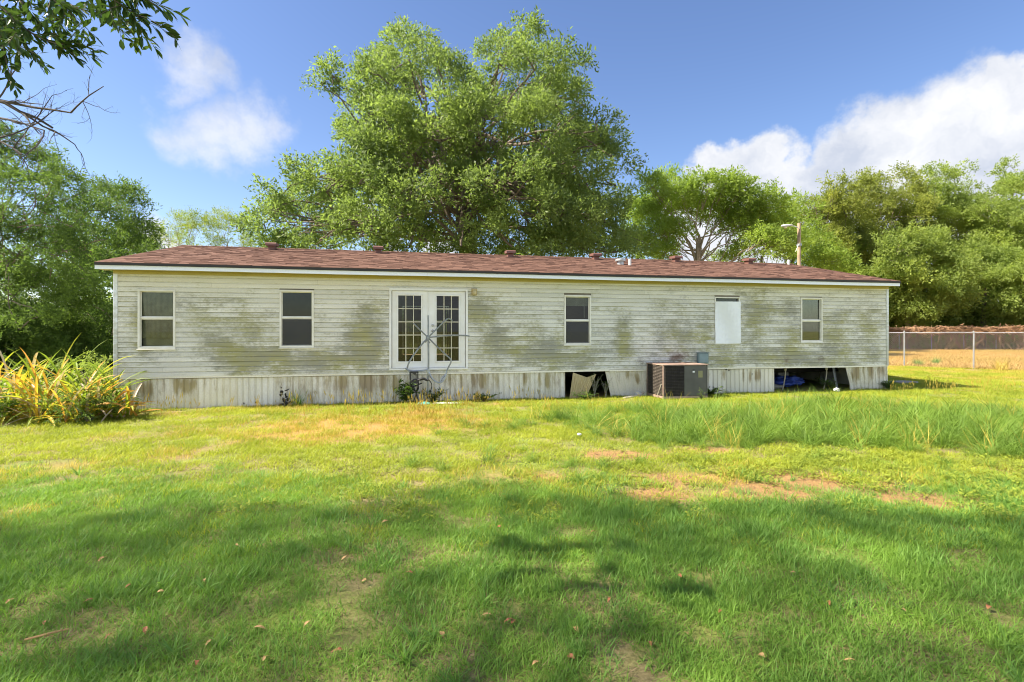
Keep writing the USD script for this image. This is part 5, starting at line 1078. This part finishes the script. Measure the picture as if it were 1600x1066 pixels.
ob = obj('loose_panel', skirt(0, .45, .68, .02, y=0, lean=.10)[0], 'galvanised', label='grey sheet leaning inside the right gap beside the last skirting panels', cat='sheet')
p = hw(19.62, .25); UsdGeom.Xformable(ob).AddTranslateOp().Set(Gf.Vec3d(*map(float, p))); UsdGeom.Xformable(ob).AddRotateZOp().Set(math.degrees(HANG)+38)
p = gp(1398, 600); sl = obj('concrete_slab', cbx(-.38, .42, -.22, .24, 0.0, .075, b=.012), 'concrete', label='grey slab of concrete on the grass at the right house corner', cat='slab'); UsdGeom.Xformable(sl).AddTranslateOp().Set(Gf.Vec3d(float(p[0]+.42), float(p[1]+.15), 0.)); UsdGeom.Xformable(sl).AddRotateZOp().Set(20.)
def crumple(name, label, cat, c, sz, m, seed, amp=.8):
    o = obj(name, trimesh.creation.icosphere(2), m, smooth=False, label=label, cat=cat); v = np.array(UsdGeom.Mesh(o).GetPointsAttr().Get()); v = v*np.clip(1-amp/2+amp*meshkit.fbm(v*2.4+seed, 4, seed)[:, None], .1, 3)*np.array(sz)+np.array(c); UsdGeom.Mesh(o).GetPointsAttr().Set(Vt.Vec3fArray.FromNumpy(v.astype(np.float32))); return o
c = hw(7.0, -.75); crumple('plastic_scrap', 'turquoise plastic scrap in the weeds under the double doors', 'litter', (c[0], c[1], .05), (.16, .07, .05), 'turquoise', 3)
c = hw(7.6, -.6); crumple('white_rag', 'pale grey flattened sheet in the weeds under the double doors', 'litter', (c[0], c[1], .03), (.38, .10, .025), 'litter', 5)
c = gp(905, 690); crumple('white_paper', 'small white paper scrap in the uncut grass at mid yard', 'litter', (c[0], c[1], .12), (.035, .03, .02), 'litter', 7)
c = hw(19.0, -.55); crumple('white_litter', 'white crumpled wrapper before the right gap under the house', 'litter', (c[0], c[1], .10), (.08, .05, .055), 'litter', 9, amp=1.8)
c = hw(12.85, -.25); crumple('white_stone', 'small white lump at the foot of the skirting left of the air conditioner', 'stone', (c[0], c[1], .08), (.10, .07, .08), 'litter', 11)
c = hw(12.6, -.35); cs = obj('concrete_strip', tube([hw(12.3, -.5, .02), hw(12.75, -.35, .05), hw(13.05, -.2, .12)], .03, 5), 'dead_stick', label='pale curved strip on the ground left of the air conditioner', cat='strip')
# porch rail behind the house, seen through the doors
R0 = hw(7.3, HW+2.1); pr = thing('porch_railing', 'white porch railing behind the house seen through the door glass', 'railing', (R0[0], R0[1], 0), math.degrees(HANG))
obj('rail', cbx(-1.6, 1.6, -.04, .04, 1.64, 1.78), 'rail_white', pr); obj('rail', cbx(-1.6, 1.6, -.03, .03, .98, 1.05), 'rail_white', pr)
for x in np.arange(-1.5, 1.55, .22): obj('baluster', bx(x-.04, x+.04, -.02, .02, 1.05, 1.64), 'rail_white', pr)
dk_ = hw(7.3, HW); deck = thing('porch_deck', 'plain wooden porch deck behind the house seen through the doors', 'deck', (dk_[0], dk_[1], 0), math.degrees(HANG))
obj('deck_board', bx(-1.7, 1.7, .01, 2.25, .74, .79), 'wood_pole', deck)
for x in (-1.6, 1.6): obj('leg', bx(x-.05, x+.05, 2.0, 2.1, -.05, .74), 'wood_pole', deck)
# ================================================================ clump of strappy leaves at the left house corner
sc_c = np.array([-9.35, 10.85, 0.]); sb = thing('strappy_clump', 'big clump of yellow and green strap leaves at the left house corner', 'plant', sc_c)
r = np.random.default_rng(61)
def strap(p, az, el, L, W, droop, fold=.25, twist=0.):
    n = 7; h = np.array([math.cos(az), math.sin(az), 0]); s = np.array([-math.sin(az), math.cos(az), 0]); V = []
    q = np.array(p, float); a = el
    for k in range(n+1):
        t = k/n; w = W*(.55+.6*t)*(1-t**2.2)**.6 if k < n else 0.001
        ss = s*math.cos(twist*t)+np.array([0, 0, 1])*math.sin(twist*t); up = np.array([0, 0, 1.])
        V += [q-ss*w/2+up*w*fold, q, q+ss*w/2+up*w*fold]; q = q+(h*math.cos(a)+np.array([0, 0, math.sin(a)]))*L/n; a -= droop/n*(.4+1.2*t)
    F = []
    for k in range(n):
        for j in range(2): a_ = k*3+j; F += [(a_, a_+3, a_+4), (a_, a_+4, a_+1)]
    return np.array(V), np.array(F)
straps = []
hearts = [(-1.55, -.1, .25), (-.95, -.35, .3), (-.35, -.2, .3), (.25, -.1, .25), (.75, -.15, .15), (-1.2, .45, .4), (-.5, .5, .4), (.2, .45, .3), (1.1, .0, .05), (-1.9, .3, .3), (-.1, -.55, .1), (-1.5, -.6, .1), (.55, -.5, .05)]
for hi, (x, y, z) in enumerate(hearts):
    big = 1.0 if x < .5 else .72
    for k in range(34):
        el = r.uniform(.15, 1.45); az = r.uniform(0, 6.28); L = big*r.uniform(.8, 1.4)*(.8+.4*math.sin(el)); straps.append((strap((x+r.normal(0, .1), y+r.normal(0, .1), z*r.uniform(0, 1)), az, el, L, r.uniform(.05, .085), r.uniform(.5, 1.7), twist=r.normal(0, .5)), 'strap_leaf' if r.uniform() < .86 else 'strap_dead', y))
straps.sort(key=lambda q: q[2]); extra = {'strap_leaf': [], 'strap_dead': []}
ln = 0
for k, (me, m, y) in enumerate(straps):
    if ln < 292: obj('leaf', me, m, sb, label='dry tan leaf' if m == 'strap_dead' else None); ln += 1
    else: extra[m].append(me)
for m, e in extra.items():
    if e: obj('leaf', merge(e), m, sb, kind='stuff')
hg = []
for k in range(50): a_ = r.uniform(0, 6.28); d = r.uniform(.6, 2.0); hg.append(strap((.95*d*math.cos(a_)-.4, .42*d*math.sin(a_), r.uniform(.2, .5)), r.uniform(0, 6.28), r.uniform(-.7, .1), r.uniform(.3, .6), .05, r.uniform(.3, 1)))
obj('dead_skirt', merge(hg), 'strap_dead', sb)
pk = obj('pale_stick', tube([gp(86, 661)+[0, 0, .02], gp(117, 640)+[.02, 0, .36]], [.022, .018], 6), 'dead_stick', label='long pale stick propped against the strappy clump at left', cat='stick')
lowg = bush('ground_plant', 'low green leafy plant at the left edge below the strappy clump', (-10.3, 10.15), .5, .45, [('leaf_spray', spray(97, 60, .28, .10, .022), 'fern_leaf')], 9, 571, size=(.6, 1.))
bush('ground_plant', 'low green leafy plant under the right half of the strappy clump', (-8.5, 10.35), .7, .42, [('leaf_spray', spray(98, 60, .28, .09, .02), 'leaf_dark')], 9, 572, size=(.6, 1.))
# weeds by the skirting
def weedplant(name, label, s, off, h, n, protos_m, seed, L=.12, W=.03, spread=.28):
    p = hw(s, off); T = thing(name, label, 'plant', (p[0], p[1], 0)); r = np.random.default_rng(seed); st, lv = [], []
    for k in range(n):
        a = r.uniform(0, 6.28); e = np.array([math.cos(a)*spread*r.uniform(.2, 1), math.sin(a)*spread*.6*r.uniform(.2, 1), h*r.uniform(.5, 1)]); C = curve([(0, 0, 0), e*[.35, .35, .6], e], 5); st.append(tube(C, np.linspace(.005, .0015, len(C)), 4, cap=False))
        for q in C[2:]:
            for g in range(2): d = np.array([r.normal(), r.normal(), r.uniform(-.2, .8)]); d /= np.linalg.norm(d); lv.append(leafmesh(q, d, np.array([r.normal(0, .4), r.normal(0, .4), 1]), L*r.uniform(.6, 1.2), W*r.uniform(.7, 1.2)))
    obj('stem', merge(st), 'dead_stick' if 'tall' in label else 'bark', T); obj('foliage', merge(lv), protos_m, T); return T
weedplant('leafy_weed', 'bushy green weed growing under the left door at the skirting', 6.55, -.38, .58, 26, 'fern_leaf', 81, L=.16, W=.035, spread=.36)
weedplant('leafy_weed', 'low dark weed patch right of the bushy weed under the doors', 7.25, -.25, .34, 16, 'leaf_dark', 82, L=.09, W=.03, spread=.4)
weedplant('leafy_weed', 'low dark weeds at the skirting right of the pale flattened sheet', 8.55, -.22, .22, 18, 'leaf_dark', 83, L=.08, W=.03, spread=.55)
weedplant('leafy_weed', 'tall thin branching weed standing in the middle gap of the skirting', 11.62, -.12, .72, 14, 'fern_leaf', 84, L=.06, W=.012, spread=.30)
weedplant('leafy_weed', 'tall wispy weed at the right side of the middle skirting gap', 11.92, -.2, .58, 9, 'fern_leaf', 85, L=.06, W=.012, spread=.2)
weedplant('leafy_weed', 'low dark green weed at the right foot of the air conditioner', 15.0, -.35, .26, 24, 'leaf_dark', 86, L=.08, W=.03, spread=.5)
weedplant('leafy_weed', 'low green weed beneath the crumpled panel at the middle gap', 11.25, -.55, .22, 22, 'fern_leaf', 87, L=.08, W=.02, spread=.5)
weedplant('leafy_weed', 'dark weed growing inside the right gap beside the grey sheet', 19.3, .1, .36, 22, 'leaf_dark', 88, L=.09, W=.03, spread=.4)
weedplant('leafy_weed', 'thin weed before the dark service panel of the air conditioner', 14.15, -1.25, .34, 9, 'fern_leaf', 89, L=.05, W=.012, spread=.16)
weedplant('leafy_weed', 'green weed tuft at the right house corner beside the slab', 21.25, -.15, .26, 22, 'fern_leaf', 90, L=.10, W=.02, spread=.3)
p = hw(4.02, -.28); tg = thing('grass_tuft', 'dark bladed grass tuft against the skirting below the second window', 'grass tuft', (p[0], p[1], 0)); obj('blades', blades(60, .10, .25, .52, .012, .3, .55, 1901, square=False, segs=5), 'grass_lush', tg)
p = hw(3.72, -.16); r = np.random.default_rng(44); pl = []
for k in range(26):
    o = np.array([r.normal(0, .05), r.normal(0, .03), abs(r.normal(.0, .17))+.02]); d = r.normal(0, 1, 3); d[1] *= .4; d /= np.linalg.norm(d); pl.append(leafmesh(p+o, d, r.normal(0, 1, 3), r.uniform(.06, .16), r.uniform(.04, .09)))
obj('black_scrap', merge(pl), 'black_plastic', label='black torn plastic scrap beside the dark grass tuft at the skirting', cat='litter')
for k, (px, py, lab) in enumerate([(1435, 571, 'left green weed tuft at the foot of the chain link fence'), (1462, 569, 'right green weed tuft at the foot of the chain link fence')]):
    q = gp(px, py); tg = thing('grass_tuft', lab, 'grass tuft', (q[0], q[1]+.0, 0)); obj('blades', blades(80, .22, .25, .55, .02, .35, .6, 1910+k, square=False, segs=4), 'grass_lush', tg)
q = gp(1563, 579); tg = thing('grass_tuft', 'dry reddish weed tuft before the fence near the right edge', 'grass tuft', (q[0], q[1], 0)); obj('blades', blades(60, .3, .35, .8, .014, .3, .5, 1920, square=False, segs=4), 'grass_dry', tg)
